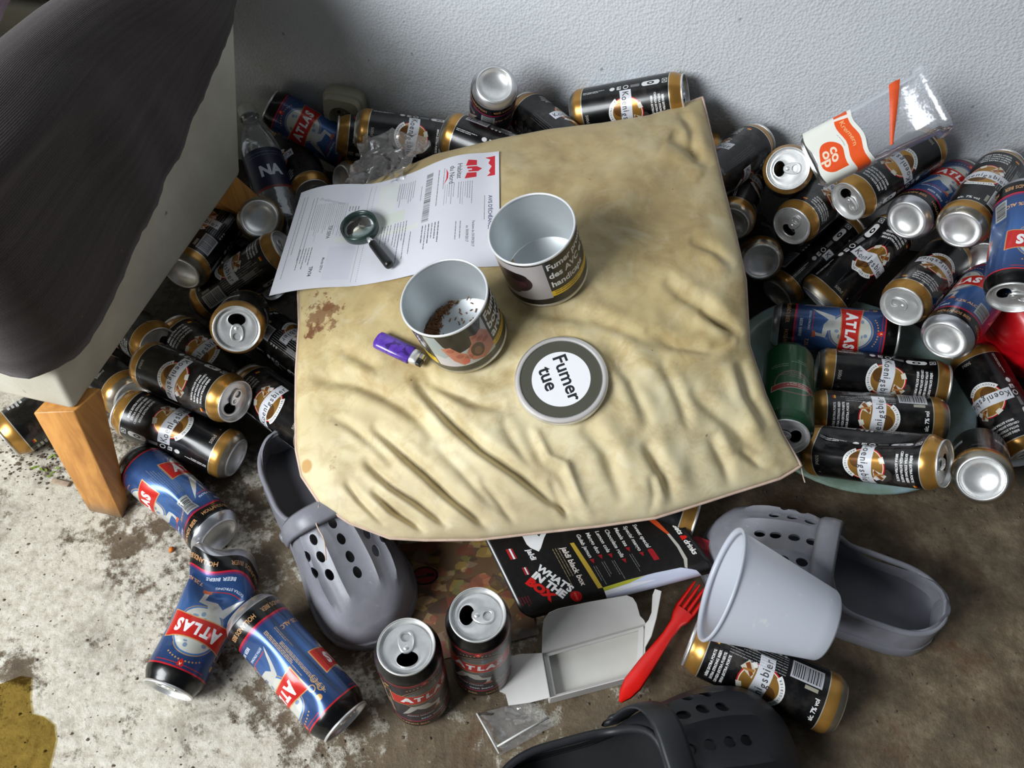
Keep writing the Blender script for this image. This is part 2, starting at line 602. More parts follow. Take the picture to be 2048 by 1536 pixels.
    p.bars(98, 38, 16, 22, (.2, .2, .22), False, 8)
    p.fine(96, 68, 60, 9, 2.6, (.55, .52, .50), 90, .7, .55, 25)
    return p
def green_print():
    W, H = 207.3, 168
    p = Print(W, H, 4, (.09, .33, .18), .25)
    p.rect(0, 150, W, H, (.08, .26, .15), .4)
    p.rect(0, 0, W, 14, (.07, .22, .12), .4)
    for cx in (52, 155):
        p.ell(cx, 96, 26, 24, (.55, .42, .36), .3)
        p.ell(cx, 96, 24, 22, (.12, .35, .20), .3)
        p.poly([(cx - 30, 92), (cx + 30, 101), (cx + 30, 113), (cx - 30, 104)], (.72, .70, .66), .1)
        p.poly([(cx - 29, 93.5), (cx + 29, 102), (cx + 29, 111.5), (cx - 29, 102.5)], (.62, .22, .18), .1)
        p.fine(cx - 20, 102, 42, 2, 3.2, (.85, .82, .78), 0, 1.2, .9, 3)
        p.fine(cx - 14, 84, 34, 3, 4, (.62, .45, .38), 0, 1.1, .8, 4)
        p.fine(cx + 8, 62, 26, 2, 4, (.72, .76, .70), 0, 1.0, .7, 5)
        p.fine(cx - 16, 52, 22, 2, 4, (.72, .76, .70), 0, 1.0, .7, 6)
    p.rect(92, 30, 112, 150, (.20, .24, .22), .2, .7)
    return p
def tin_print(kind):
    W, H = 339.3, 92
    dark = (.085, .083, .07) if kind == 1 else (.06, .06, .055)
    p = Print(W, H, 5, dark, .15)
    p.rect(0, 0, W, 15, (.25, .245, .20) if kind == 1 else (.085, .083, .075), .15)
    for cx in (100,):
        p.rect(cx - 40, 15, cx + 40, 80, (.79, .80, .79))
        if kind == 1:
            p.poly([(cx - 24, 80), (cx + 38, 80), (cx + 30, 60), (cx + 34, 44), (cx + 18, 50), (cx - 8, 42), (cx - 20, 60)], (.10, .10, .10))
            p.poly([(cx - 40, 80), (cx - 24, 80), (cx - 20, 60), (cx - 12, 44), (cx - 26, 34), (cx - 40, 40)], (.66, .70, .70))
            p.rect(cx - 40, 15, cx - 12, 32, (.82, .80, .82))
            sk, sd = (.80, .50, .40), (.66, .32, .25)
            p.poly([(cx - 24, 56), (cx - 12, 58), (cx - 4, 44), (cx + 4, 38), (cx + 2, 22), (cx - 6, 16), (cx - 16, 28)], sk)
            p.poly([(cx + 6, 22), (cx + 4, 40), (cx + 14, 52), (cx + 16, 66), (cx + 24, 62), (cx + 32, 66), (cx + 40, 52), (cx + 40, 22), (cx + 22, 15)], sk)
            for dx, dy, s_ in ((-14, 50, 5), (-6, 36, 5), (4, 30, 6), (20, 60, 4), (26, 52, 5), (32, 44, 5)):
                p.ell(cx + dx, dy, s_, s_ * .8, sd, 0, .6)
            p.ell(cx + 18, 36, 9, 13, (.34, .22, .16))
            p.ell(cx + 18, 34, 5, 8, (.52, .36, .26))
            p.ell(cx - 2, 24, 5, 6, (.85, .42, .34))
            txt = ('Fumer', 'bouche vos', 'artères')
        else:
            p.rect(cx - 40, 15, cx + 40, 80, (.70, .68, .68))
            p.ell(cx - 6, 48, 26, 19, (.20, .11, .14))
            p.ell(cx - 4, 44, 16, 9, (.30, .15, .19))
            p.ell(cx - 14, 34, 16, 12, (.30, .20, .20))
            p.ell(cx - 26, 56, 12, 10, (.40, .34, .34), 0, .8)
            p.ell(cx + 2, 58, 14, 8, (.10, .06, .08))
            txt = ('Fumer provoque', 'des AVC et des', 'handicaps')
        # black text panel to the right of the picture
        x0, x1 = cx + 40, cx + 144
        p.rect(x0, 15, x1, 80, (.05, .05, .05))
        for i, ln in enumerate(txt):
            v, t = glyph_tris(ln, .03)
            wd = (v[:, 0].max() - v[:, 0].min()) if len(v) else 1
            size = 19.0 if kind == 1 else 13.8
            sx = min(1, 96 / (wd * size))
            p.text(ln, x0 + 3 + wd * size * sx / 2, 70 - i * 16, size, (.93, .93, .93), 0, .03, sx)
        p.rect(x0, 17, x1, 27, (.90, .73, .10))
        p.fine(x0 + 4, 24, 50, 2, 4, (.15, .12, .05), 0, .9, .8, 6)
    if kind == 1:                              # spine between the panels
        p.text('tabac', 46, 60, 13, (.92, .92, .94), 90, .02)
        p.poly([(34, 15), (58, 15), (58, 29), (34, 34)], (.92, .77, .10))
        p.fine(38, 27, 16, 2, 4, (.15, .12, .05), 0, 1, .8, 2)
    return p
def lid_print():
    p = Print(112, 112, 6, (.31, .31, .265))
    p.ell(56, 56, 36, 36, (.95, .95, .96))
    p.text('Fumer', 56.5, 63, 24, (.15, .15, .16), 0, .02, 1.0)
    p.text('tue', 50, 41, 24, (.15, .15, .16), 0, .022, 1.0)
    return p
def letter_print():
    W, H = 210, 297
    p = Print(W, H, 4, (.86, .86, .885))
    red = (.80, .17, .22)
    g = (.30, .30, .33)
    # house logo, top left: a roofed frame over three leaning houses
    p.poly([(9, 291), (48, 291), (47, 279), (42, 284), (37, 282), (29, 286), (22, 281), (15, 284), (10, 276)], red)
    p.poly([(14, 264), (24, 264), (24, 248), (12, 251)], red)
    p.poly([(26, 264), (31, 272), (36, 266), (36, 252), (33, 252), (33, 257), (30, 257), (30, 250), (26, 250)], red)
    p.poly([(38, 264), (47, 264), (49, 247), (38, 250)], red)
    p.text('Habitat', 32, 239, 10.5, g, 0, .008, .95)
    p.text('du Nord', 37, 228, 10.5, g, 0, .008, .95)
    p.poly([(22, 219), (32, 222.5), (42, 222.5), (54, 217), (42, 220), (32, 220)], red)
    p.text('AVIS D\'ÉCHÉANCE', 116, 284, 7.5, (.22, .25, .38), 0, .015)
    p.fine(84, 276, 70, 1, 3, g, 0, .5, .8, 1)
    p.fine(54, 258, 44, 7, 3.2, g, 0, .5, .7, 2)
    p.fine(54, 232, 40, 5, 3.2, g, 0, .5, .7, 3)
    p.fine(20, 216, 60, 1, 3, g, 0, .6, .8, 4)
    p.fine(20, 208, 84, 1, 3, g, 0, .7, .8, 5)
    p.bars(20, 190, 96, 9.5, (.30, .30, .31), True, 6)
    p.fine(40, 184, 40, 1, 3, g, 0, .5, .8, 7)
    p.fine(22, 172, 52, 9, 3.2, g, 0, .5, .75, 8)
    for i, ln in enumerate(('Facture du 01/09/2017', 'au 30/09/2017')):
        p.text(ln, 152, 262 - i * 8, 5, g, 0, .01)
    p.fine(128, 244, 40, 2, 6, g, 0, .7, .8, 9)
    p.fine(122, 214, 46, 6, 4.4, (.22, .22, .25), 0, .9, .8, 10)
    # totals box and grey panels
    p.rect(16, 120, 116, 176 - 28, (.86, .87, .86))
    p.rect(78, 120, 100, 164, (.84, .86, .82))
    p.rect(112, 70, 122, 186, (.87, .88, .86))
    p.fine(102, 168, 60, 5, 4, g, 0, .7, .75, 11)
    p.fine(102, 146, 44, 4, 4, g, 0, .7, .75, 12)
    p.fine(126, 176, 60, 3, 8, g, 0, .7, .75, 13)
    p.rect(8, 105, 202, 105.5, (.6, .6, .62))
    for q in range(0, 194, 4):
        p.rect(8 + q, 112, 10 + q, 112.4, (.45, .45, .47))
    p.rect(130, 66, 196, 102, (.83, .83, .87))
    p.rect(12, 70, 40, 98, (.85, .85, .89))
    # payment slip at the foot
    p.text('TIP SEPA', 100, 60, 7, (.3, .3, .3), 0, .01)
    p.poly([(62, 92), (70, 96), (71, 90), (63, 87)], red)
    p.fine(48, 92, 12, 4, 4, (.45, .45, .45), 0, 1.1, .7, 14)
    p.fine(40, 76, 70, 12, 2.6, (.55, .55, .57), 0, .55, .8, 15)
    p.fine(40, 44, 80, 5, 2.6, (.55, .55, .57), 0, .55, .8, 16)
    p.text('TPV74', 176, 48, 7, (.25, .25, .27), 0, .02)
    p.fine(128, 42, 44, 5, 4, g, 0, .8, .8, 17)
    p.text('Mandat SEPA n°', 166, 62, 4.6, g, 0, .01)
    p.fine(16, 14, 178, 2, 5, g, 0, .5, .7, 18)
    p.fine(24, 30, 130, 2, 5, g, 0, .5, .7, 19)
    p.text('Prélèvement', 36, 54, 8, (.62, .64, .70), 70, .0)
    return p
def menu_print():
    W, H = 100, 210
    p = Print(W, H, 7, (.085, .08, .075))
    r = random.Random(5)
    P_ = lambda a, b: (a * W, b * H)
    # white torn patch and small marks
    p.poly([P_(*q) for q in ((.09, .19), (.20, .19), (.25, .20), (.31, .23), (.27, .25), (.16, .29), (.05, .34), (.03, .33), (.13, .27), (.03, .25))], (.93, .93, .93))
    p.text('jaldi', 33, 39, 8.5, (.93, .93, .93), 0, .03)
    for a, b, s_ in ((27, 19, 1), (50, 25, .7)):
        p.rect(a - 6 * s_, b - 3 * s_, a + 7 * s_, b - .5, (.70, .12, .12))
        p.rect(a - 6 * s_, b, a + 7 * s_, b + 2.2 * s_, (.90, .90, .92))
        p.rect(a - 6 * s_, b + 2.6 * s_, a + 7 * s_, b + 4 * s_, (.65, .10, .12))
    p.text("WHAT'S", 66, 50, 11.5, (.95, .95, .95), 32, .05, .95)
    p.text('IN THE', 71.5, 41, 12, (.95, .95, .95), 32, .06, 1.0)
    p.text('BOX', 74, 30, 13, (.86, .10, .08), 32, .07, 1.1)
    p.fine(78, 14, 14, 4, 3, (.45, .1, .14), 32 * 0, 1.1, .8, 3)
    p.ell(90, 62, 5.5, 6, (.72, .08, .08))
    p.rect(86, 61, 94, 63, (.85, .3, .28))
    p.text('jaldi black box', 56, 75, 8.6, (.92, .88, .84), 0, .025, .98)
    p.fine(31, 69, 52, 3, 3, (.72, .64, .48), 0, .7, .75, 4)
    p.poly([(28, 84), (28, 88.5), (60, 91), (88, 92), (88, 87)], (.74, .62, .22))
    items = ('Gulab jamun', 'Mango duo', 'Lemon cola', 'Chocolate rolls', 'Masala tea', 'Special mango', 'Sweet special')
    for i, s in enumerate(items):
        b = 97 + i * 10.6
        v, t = glyph_tris(s, .02)
        wd = v[:, 0].max() - v[:, 0].min()
        p.text(s, 19 + wd * 3.1, b, 6.2, (.88, .88, .85), 0, .02)
        e = 21 + wd * 6.2
        p.poly([(e, b - 2.4), (e + 6, b), (e, b + 2.4)], (.62, .10, .12))
        if i in (0, 1, 2, 4):
            p.fine(e + 9, b, 26, 2, 2.4, (.55, .56, .56), 0, .55, .8, i)
        if i == 6:
            p.rect(e + 1, b - 3, e + 16, b + 3, (.62, .10, .13))
    p.poly([(10, 176), (24, 181), (40, 187), (40, 190), (22, 187), (8, 183)], (.80, .30, .14))
    p.poly([(40, 187), (60, 188), (78, 186), (88, 182), (90, 184), (78, 190), (58, 191.5), (40, 190)], (.72, .70, .66))
    p.text('sweets', 32, 201, 8.8, (.93, .92, .90), 0, .03)
    p.text('&', 49, 201, 9, (.86, .12, .08), 0, .06)
    p.text('drinks', 64, 201, 8.8, (.93, .92, .90), 0, .03)
    # pale strip along the lower edge
    p.poly([(88, 92), (86, 120), (85.5, 150), (87, 178), (94, 192), (100, 196), (100, 92)], (.80, .82, .90))
    p.poly([(88, 92), (86, 120), (86, 140), (90, 120), (92, 92)], (.70, .70, .22))
    p.poly([(92, 92), (90.5, 125), (93, 150), (96, 92)], (.90, .90, .93))
    return p
def tub_print():
    W, H = 62, 100
    p = Print(W, H, 8, (.94, .94, .90))
    p.poly([(40, 0), (57, 0), (57, 100), (40, 100)], (.94, .34, .07))
    p.poly([(38, 74), (62, 70), (62, 74), (40, 77)], (.95, .92, .88))
    p.text('Kremern', 48.5, 56, 8, (.96, .72, .5), -90, .01)
    p.ell(19, 42, 15, 16, (.93, .32, .06))
    p.rect(19, 26, 34, 42, (.93, .32, .06))
    p.text('co', 23.5, 43, 16, (.97, .88, .78), -90, .03)
    p.text('op', 13.5, 42, 16, (.97, .88, .78), -90, .03)
    p.fine(36, 46, 14, 1, 2, (.6, .6, .6), 90, .8, .6, 2)
    return p
def leaflet_print():
    W, H = 150, 210
    p = Print(W, H, 3, (.36, .27, .18))
    r = random.Random(11)
    cols = ((.62, .52, .25), (.45, .20, .15), (.40, .42, .22), (.30, .20, .14), (.68, .58, .40), (.55, .30, .22), (.5, .42, .36), (.22, .16, .12))
    for _ in range(130):
        cx, cy = r.uniform(0, W), r.uniform(0, H)
        n = 7
        R = r.uniform(5, 17)
        p.poly([(cx + R * r.uniform(.5, 1.2) * math.cos(k * 6.28 / n), cy + R * r.uniform(.5, 1.2) * math.sin(k * 6.28 / n)) for k in range(n)], r.choice(cols), 0, .6)
    p.ell(24, 146, 17, 17, (.10, .06, .06))
    p.ell(24, 146, 14, 14, (.50, .10, .12))
    p.rect(12, 143, 36, 149, (.14, .06, .06))
    p.fine(13, 147, 20, 1, 3, (.6, .3, .28), 0, 1.2, .8, 3)
    return p
def bottle_print():
    p = Print(200, 70, 4, (.06, .09, .22))
    for cx in (30, 97, 163):
        p.text('NA', cx, 30, 24, (.86, .88, .92), 0, .05)
    p.fine(0, 62, 190, 2, 5, (.5, .55, .7), 0, 1, .6, 3)
    p.rect(0, 0, 200, 4, (.5, .16, .12))
    return p

# ------------------------------------------------------------------ shared materials
M = {}
M['lager'] = printed('lager_print', lager_print(), .27, .12, .14)
M['export'] = printed('export_print', export_print(), .27, .2, .12)
M['dark'] = printed('dark_export_print', export_print(True), .3, .15, .16)  # the export print again in darker, greyer colours
M['green'] = printed('green_print', green_print(), .3, .2, .2)
M['alu'] = plain('aluminium', (.84, .84, .83), .36, .82, .10, 90, .06)
M['alu_dull'] = plain('dull_aluminium', (.66, .65, .62), .36, 1, .2, 60, .1)
M['goldneck'] = plain('bronze_lacquer', (.62, .48, .30), .28, 1, .12, 60, .03)
M['tinwhite'] = plain('tin_inside', (.62, .655, .67), .42, .55, .05, 30, .02)

# ------------------------------------------------------------------ the setting
def floor_mat():
    m, nt, p = mat('stained_concrete')
    v = pos(nt)
    sep = node(nt, 'ShaderNodeSeparateXYZ')
    nt.links.new(v, sep.inputs[0])
    n1 = noise(nt, v, 4.2, 9, .66, .5)
    n2 = noise(nt, v, 22, 8, .72)
    n3 = noise(nt, v, 90, 6, .7)
    n4 = noise(nt, v, 9, 6, .6, 1.0)
    # paint is worn more and dirtier to the right and towards the heap
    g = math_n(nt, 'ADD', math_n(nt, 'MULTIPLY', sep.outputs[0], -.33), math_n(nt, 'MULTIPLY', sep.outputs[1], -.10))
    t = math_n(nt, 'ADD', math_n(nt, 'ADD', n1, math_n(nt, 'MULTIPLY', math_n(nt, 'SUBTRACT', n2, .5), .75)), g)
    t = math_n(nt, 'ADD', t, math_n(nt, 'MULTIPLY', math_n(nt, 'SUBTRACT', n3, .5), .35))
    worn = ramp(nt, n2, [(.25, srgb(.24, .195, .14)), (.5, srgb(.42, .36, .28)), (.75, srgb(.60, .54, .44))])
    rust = mixc(nt, ramp(nt, n4, [(.55, (0, 0, 0)), (.72, (1, 1, 1))]), worn, srgb(.34, .22, .12))
    paint = ramp(nt, n3, [(.3, srgb(.66, .62, .55)), (.5, srgb(.79, .765, .70)), (.7, srgb(.86, .84, .79))])
    mask = ramp(nt, t, [(.51, (0, 0, 0)), (.60, (1, 1, 1))])
    c = mixc(nt, mask, rust, paint)
    sp = ramp(nt, noise(nt, v, 160, 3, .6), [(.60, (0, 0, 0)), (.70, (1, 1, 1))])
    c = mixc(nt, math_n(nt, 'MULTIPLY', sp, .55), c, srgb(.30, .26, .21))
    grime = ramp(nt, noise(nt, v, 13, 7, .7, .6), [(.52, (0, 0, 0)), (.66, (1, 1, 1))])
    c = mixc(nt, math_n(nt, 'MULTIPLY', grime, .5), c, srgb(.42, .38, .31))
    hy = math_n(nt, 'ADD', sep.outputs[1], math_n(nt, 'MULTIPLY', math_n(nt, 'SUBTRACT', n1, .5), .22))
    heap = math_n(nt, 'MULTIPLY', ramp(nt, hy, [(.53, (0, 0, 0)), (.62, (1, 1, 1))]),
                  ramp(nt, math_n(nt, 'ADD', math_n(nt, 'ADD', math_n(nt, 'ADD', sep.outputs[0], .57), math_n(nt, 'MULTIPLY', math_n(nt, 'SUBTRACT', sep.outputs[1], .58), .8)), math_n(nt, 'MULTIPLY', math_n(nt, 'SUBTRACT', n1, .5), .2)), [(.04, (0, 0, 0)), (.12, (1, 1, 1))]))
    c = mixc(nt, math_n(nt, 'MULTIPLY', heap, .88), c, srgb(.17, .145, .12))  # shade in the gaps between the cans, painted into the floor colour
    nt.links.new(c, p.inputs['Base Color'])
    p.inputs['Roughness'].default_value = .72
    h = math_n(nt, 'ADD', math_n(nt, 'MULTIPLY', mask, .5), math_n(nt, 'ADD', n3, math_n(nt, 'MULTIPLY', n2, .8)))
    nt.links.new(bump(nt, h, .55, .004), p.inputs['Normal'])
    return m
def wall_mat():
    m, nt, p = mat('woodchip_wallpaper')
    v = pos(nt)
    vo = node(nt, 'ShaderNodeTexVoronoi')
    vo.inputs['Scale'].default_value = 260
    nt.links.new(v, vo.inputs['Vector'])
    n1 = noise(nt, v, 150, 4, .6)
    n2 = noise(nt, v, 3, 6, .6)
    sep = node(nt, 'ShaderNodeSeparateXYZ')
    nt.links.new(v, sep.inputs[0])
    base = ramp(nt, n2, [(.3, srgb(.80, .82, .84)), (.7, srgb(.86, .875, .895))])
    # grime low on the wall behind the heap
    low = math_n(nt, 'SUBTRACT', .30, sep.outputs[2])
    f = math_n(nt, 'MULTIPLY', ramp(nt, math_n(nt, 'ADD', math_n(nt, 'MULTIPLY', low, 1.6), math_n(nt, 'SUBTRACT', noise(nt, v, 7, 7, .7), .5)), [(.12, (0, 0, 0)), (.45, (1, 1, 1))]), .55)
    c = mixc(nt, f, base, srgb(.58, .57, .50))
    specks = ramp(nt, noise(nt, v, 55, 2, .5), [(.735, (0, 0, 0)), (.765, (1, 1, 1))])
    c = mixc(nt, math_n(nt, 'MULTIPLY', specks, .5), c, srgb(.32, .28, .24))
    nt.links.new(c, p.inputs['Base Color'])
    p.inputs['Roughness'].default_value = .6
    h = math_n(nt, 'ADD', math_n(nt, 'MULTIPLY', vo.outputs['Distance'], 1.2), n1)
    nt.links.new(bump(nt, h, .5, .0016), p.inputs['Normal'])
    return m
WY, WK = 1.125, -.205
def wall_y(x):
    return WY + WK * x
WD = Vector((1, WK, 0)).normalized()
WN = Vector((WK, -1, 0)).normalized()        # out of the wall, to the viewer

bm = bmesh.new()
bmesh.ops.create_grid(bm, x_segments=8, y_segments=8, size=1)
for v_ in bm.verts:
    v_.co = Vector((v_.co.x * 2.2, v_.co.y * 1.6 - .15, 0))
for v_ in bm.verts:
    v_.co.z = 0
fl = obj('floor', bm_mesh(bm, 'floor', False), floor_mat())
fl['kind'] = 'structure'
wm = wall_mat()
bm = bmesh.new()
seam_x = on_plane(1640, 300, Vector((0, WY, 0)), WN).dot(WD)
for a, b in ((-2.3, seam_x - .00012), (seam_x + .00012, 2.3)):   # two lengths of paper with a butt joint
    p0 = Vector((0, WY, 0)) + WD * a
    p1 = Vector((0, WY, 0)) + WD * b
    q = [bm.verts.new(x) for x in (p0, p1, p1 + Vector((0, 0, 2.4)), p0 + Vector((0, 0, 2.4)))]
    bk = [bm.verts.new(x.co - WN * .004) for x in q]
    bm.faces.new(q)
    for i in range(4):
        bm.faces.new((q[i], bk[i], bk[(i + 1) % 4], q[(i + 1) % 4]))
p0 = Vector((0, WY, 0)) + WD * -2.3 - WN * .004
p1 = Vector((0, WY, 0)) + WD * 2.3 - WN * .004
q = [bm.verts.new(x) for x in (p0, p1, p1 + Vector((0, 0, 2.4)), p0 + Vector((0, 0, 2.4)))]
bk = [bm.verts.new(x.co - WN * .1) for x in q]
bm.faces.new(q)
bm.faces.new(bk[::-1])
for i in range(4):
    bm.faces.new((q[i], bk[i], bk[(i + 1) % 4], q[(i + 1) % 4]))
wl = obj('wall_back', bm_mesh(bm, 'wall_back', False), wm)
wl['kind'] = 'structure'

# ------------------------------------------------------------------ armchair with its throw
A0 = Vector((-.497, .54, 0))
AD = Vector((.247, .969, 0)).normalized()      # back along the chair's side
AB = Vector((-AD.y, AD.x, 0))                  # to the chair's other side
def chp(a, b, z):
    return A0 + AD * a + AB * b + Vector((0, 0, z))
M['vinyl'] = plain('cream_vinyl', srgb(.77, .755, .70), .55, 0, .07, 14, .12)
def dirty_vinyl():
    m, nt, p = mat('soiled_cream_vinyl')
    v = pos(nt)
    c = ramp(nt, noise(nt, v, 9, 6, .6), [(.3, srgb(.70, .68, .61)), (.7, srgb(.81, .795, .74))])
    s = ramp(nt, noise(nt, v, 34, 3, .5), [(.70, (0, 0, 0)), (.75, (1, 1, 1))])
    c = mixc(nt, math_n(nt, 'MULTIPLY', s, .8), c, srgb(.30, .24, .17))
    nt.links.new(c, p.inputs['Base Color'])
    p.inputs['Roughness'].default_value = .5
    nt.links.new(bump(nt, noise(nt, v, 420, 3), .25, .0008), p.inputs['Normal'])
    return m
M['vinyl'] = dirty_vinyl()
def wood_mat():
    m, nt, p = mat('orange_varnished_wood')
    v = pos(nt)
    mp = node(nt, 'ShaderNodeMapping')
    mp.inputs['Scale'].default_value = (60, 60, 5)
    nt.links.new(v, mp.inputs[0])
    f = noise(nt, mp.outputs[0], 1, 6, .6, .8)
    c = ramp(nt, f, [(.25, srgb(.62, .40, .18)), (.55, srgb(.80, .56, .28)), (.8, srgb(.86, .63, .34))])
    sep = node(nt, 'ShaderNodeSeparateXYZ')
    nt.links.new(v, sep.inputs[0])
    c = mixc(nt, ramp(nt, math_n(nt, 'ADD', sep.outputs[2], math_n(nt, 'MULTIPLY', noise(nt, v, 40), .02)), [(.012, (.8, .8, .8)), (.035, (0, 0, 0))]), c, srgb(.45, .40, .33))
    nt.links.new(c, p.inputs['Base Color'])
    p.inputs['Roughness'].default_value = .4
    nt.links.new(bump(nt, f, .1, .001), p.inputs['Normal'])
    return m
M['wood'] = wood_mat()
chair = thing('armchair', 'cream vinyl armchair on orange wooden legs under a brown throw', 'armchair', Matrix.Translation(A0))
def chair_part(name, me, m, label=None):
    me.transform(Matrix.Translation(-A0))
    o = obj(name, me, m, chair)
    if label:
        o['label'] = label
    return o
def hull(name, rows, bevel=.012, seg=3):
    """rows: list of 4-point loops, lofted"""
    bm = bmesh.new()
    L = [[bm.verts.new(p) for p in r] for r in rows]
    for a, b in zip(L[:-1], L[1:]):
        for i in range(4):
            bm.faces.new((a[i], a[(i + 1) % 4], b[(i + 1) % 4], b[i]))
    bm.faces.new(L[0][::-1])
    bm.faces.new(L[-1])
    bmesh.ops.recalc_face_normals(bm, faces=bm.faces)
    if bevel:
        bmesh.ops.bevel(bm, geom=list(bm.edges), offset=bevel, segments=seg, profile=.5, affect='EDGES')
    return bm_mesh(bm, name, True, 50)
# frame of the seat: side skirt down to 18 cm, front sloping in, rear leaning back
rows = []
for z in (.182, .29, .384):
    f, b = (z - .182) * .12, .43 + (z - .182) * .50
    rows.append([chp(f, 0, z), chp(b, 0, z), chp(b, .66, z), chp(f, .66, z)])
chair_part('seat_shell', hull('seat_shell', rows, .007), M['vinyl'])
rows = []
for z, w in ((.385, .11), (.468, .10)):
    f, b = .02 + (z - .40) * .2, .53 + (z - .39) * .50
    rows.append([chp(f, .006, z), chp(b, .006, z), chp(b, w, z), chp(f, w, z)])
chair_part('armrest', hull('armrest', rows, .02, 4), M['vinyl'])
chair_part('armrest', hull('armrest', [[p + AB * .55 for p in r] for r in rows], .02, 4), M['vinyl'])
rows = []
for z in (.385, .62, .86):
    f, b = .47 + (z - .40) * .16, .555 + (z - .40) * .16
    rows.append([chp(f, .0, z), chp(b, .0, z), chp(b, .66, z), chp(f, .66, z)])
chair_part('backrest', hull('backrest', rows, .03, 4), M['vinyl'])
def leg(name, top, foot):
    bm = bmesh.new()
    t = [bm.verts.new(p) for p in top]
    f = [bm.verts.new(p) for p in foot]
    for i in range(4):
        bm.faces.new((f[i], f[(i + 1) % 4], t[(i + 1) % 4], t[i]))
    bm.faces.new(f[::-1])
    bm.faces.new(t)
    bmesh.ops.recalc_face_normals(bm, faces=bm.faces)
    bmesh.ops.bevel(bm, geom=[e for e in bm.edges], offset=.0015, segments=2, profile=.5, affect='EDGES')
    return bm_mesh(bm, name, True, 40)
ZT = .1825
front_top = [at_z(66, 826, ZT), at_z(147, 823, ZT), at_z(202, 776, ZT), at_z(120, 770, ZT)]
front_foot = [at_z(178, 1022, 0), at_z(245, 1037, 0), at_z(258, 1008, 0), at_z(196, 998, 0)]
for b_, fl_ in ((0, 1), (.55, 1)):
    chair_part('leg', leg('leg', [p + AB * b_ for p in front_top], [p + AB * b_ for p in front_foot]), M['wood'])
for b_ in (.012, .58):
    chair_part('leg', leg('leg', [chp(.37, b_, ZT), chp(.43, b_, ZT), chp(.43, b_ + .055, ZT), chp(.37, b_ + .055, ZT)],
                          [chp(.49, b_, 0), chp(.53, b_, 0), chp(.53, b_ + .04, 0), chp(.49, b_ + .04, 0)]), M['wood'])

def throw_mat(name, c0, c1, sheen):
    m, nt, p = mat(name)
    uv = node(nt, 'ShaderNodeTexCoord').outputs['UV']
    sep = node(nt, 'ShaderNodeSeparateXYZ')
    nt.links.new(uv, sep.inputs[0])
    v = pos(nt)
    w = math_n(nt, 'ADD', math_n(nt, 'MULTIPLY', sep.outputs[1], 2300), math_n(nt, 'MULTIPLY', noise(nt, v, 10), 7))
    rib = math_n(nt, 'SINE', w)
    band = noise(nt, uv, 3, 2)
    mp = node(nt, 'ShaderNodeMapping')
    mp.inputs['Scale'].default_value = (2, 70, 1)
    nt.links.new(uv, mp.inputs[0])
    st = noise(nt, mp.outputs[0], 1, 4, .6)
    fuzz = noise(nt, v, 700, 2)
    c = ramp(nt, math_n(nt, 'ADD', math_n(nt, 'MULTIPLY', st, .6), math_n(nt, 'MULTIPLY', fuzz, .4)), [(.3, c0), (.7, c1)])
    lint = ramp(nt, noise(nt, v, 130, 2), [(.76, (0, 0, 0)), (.80, (1, 1, 1))])
    c = mixc(nt, math_n(nt, 'MULTIPLY', lint, .5), c, srgb(.62, .55, .48))
    nt.links.new(c, p.inputs['Base Color'])
    p.inputs['Roughness'].default_value = .9
    p.inputs['Sheen Weight'].default_value = sheen
    p.inputs['Sheen Roughness'].default_value = .45
    p.inputs['Sheen Tint'].default_value = (.9, .86, .88, 1)
    h = math_n(nt, 'ADD', math_n(nt, 'MULTIPLY', rib, .3), math_n(nt, 'MULTIPLY', fuzz, .9))
    nt.links.new(bump(nt, h, .4, .0010), p.inputs['Normal'])
    return m
M['throw'] = throw_mat('brown_ribbed_fabric', srgb(.155, .13, .125), srgb(.29, .26, .26), .15)
SN = -AB                                        # side normal
side_p = chp(0, -.012, 0)
hem_px = [(480, -40), (470, 0), (462, 40), (440, 95), (402, 195), (362, 290), (335, 345), (300, 420), (262, 510), (240, 560), (205, 625), (172, 680), (140, 716)]
hem = []
for q in hem_px:
    h_ = on_plane(*q, side_p, SN) - A0
    hem.append((h_.dot(AD), h_.z))
hem.sort()
fr_p = chp(-.006, 0, .2)
fz = on_plane(60, 746, fr_p, -AD).z
def hem_z(a):
    xs, zs = [h[0] for h in hem], [h[1] for h in hem]
    return float(np.interp(a, xs, zs))
path = []                                       # (point a, b, inward target a, b, hem height)
rc = .045
for i in range(26):                             # across the front
    b = .62 - (.62 - rc) * i / 26
    path.append((-.010, b, .16, max(b, .09), fz + .006 * math.sin(b * 40)))
for i in range(9):
    t = PI / 2 * i / 8
    path.append((rc - .010 - rc * math.cos(t), rc - .012 - rc * math.sin(t), .15, .085, fz + (hem_z(rc) - fz) * i / 8))
for i in range(1, 60):
    a = rc + (.60 - rc) * i / 59
    path.append((a, -.012, max(a, .15), .062, hem_z(a)))
NV = 40
P = np.zeros((len(path), NV, 3))
UV = np.zeros((len(path), NV, 2))
sl = 0
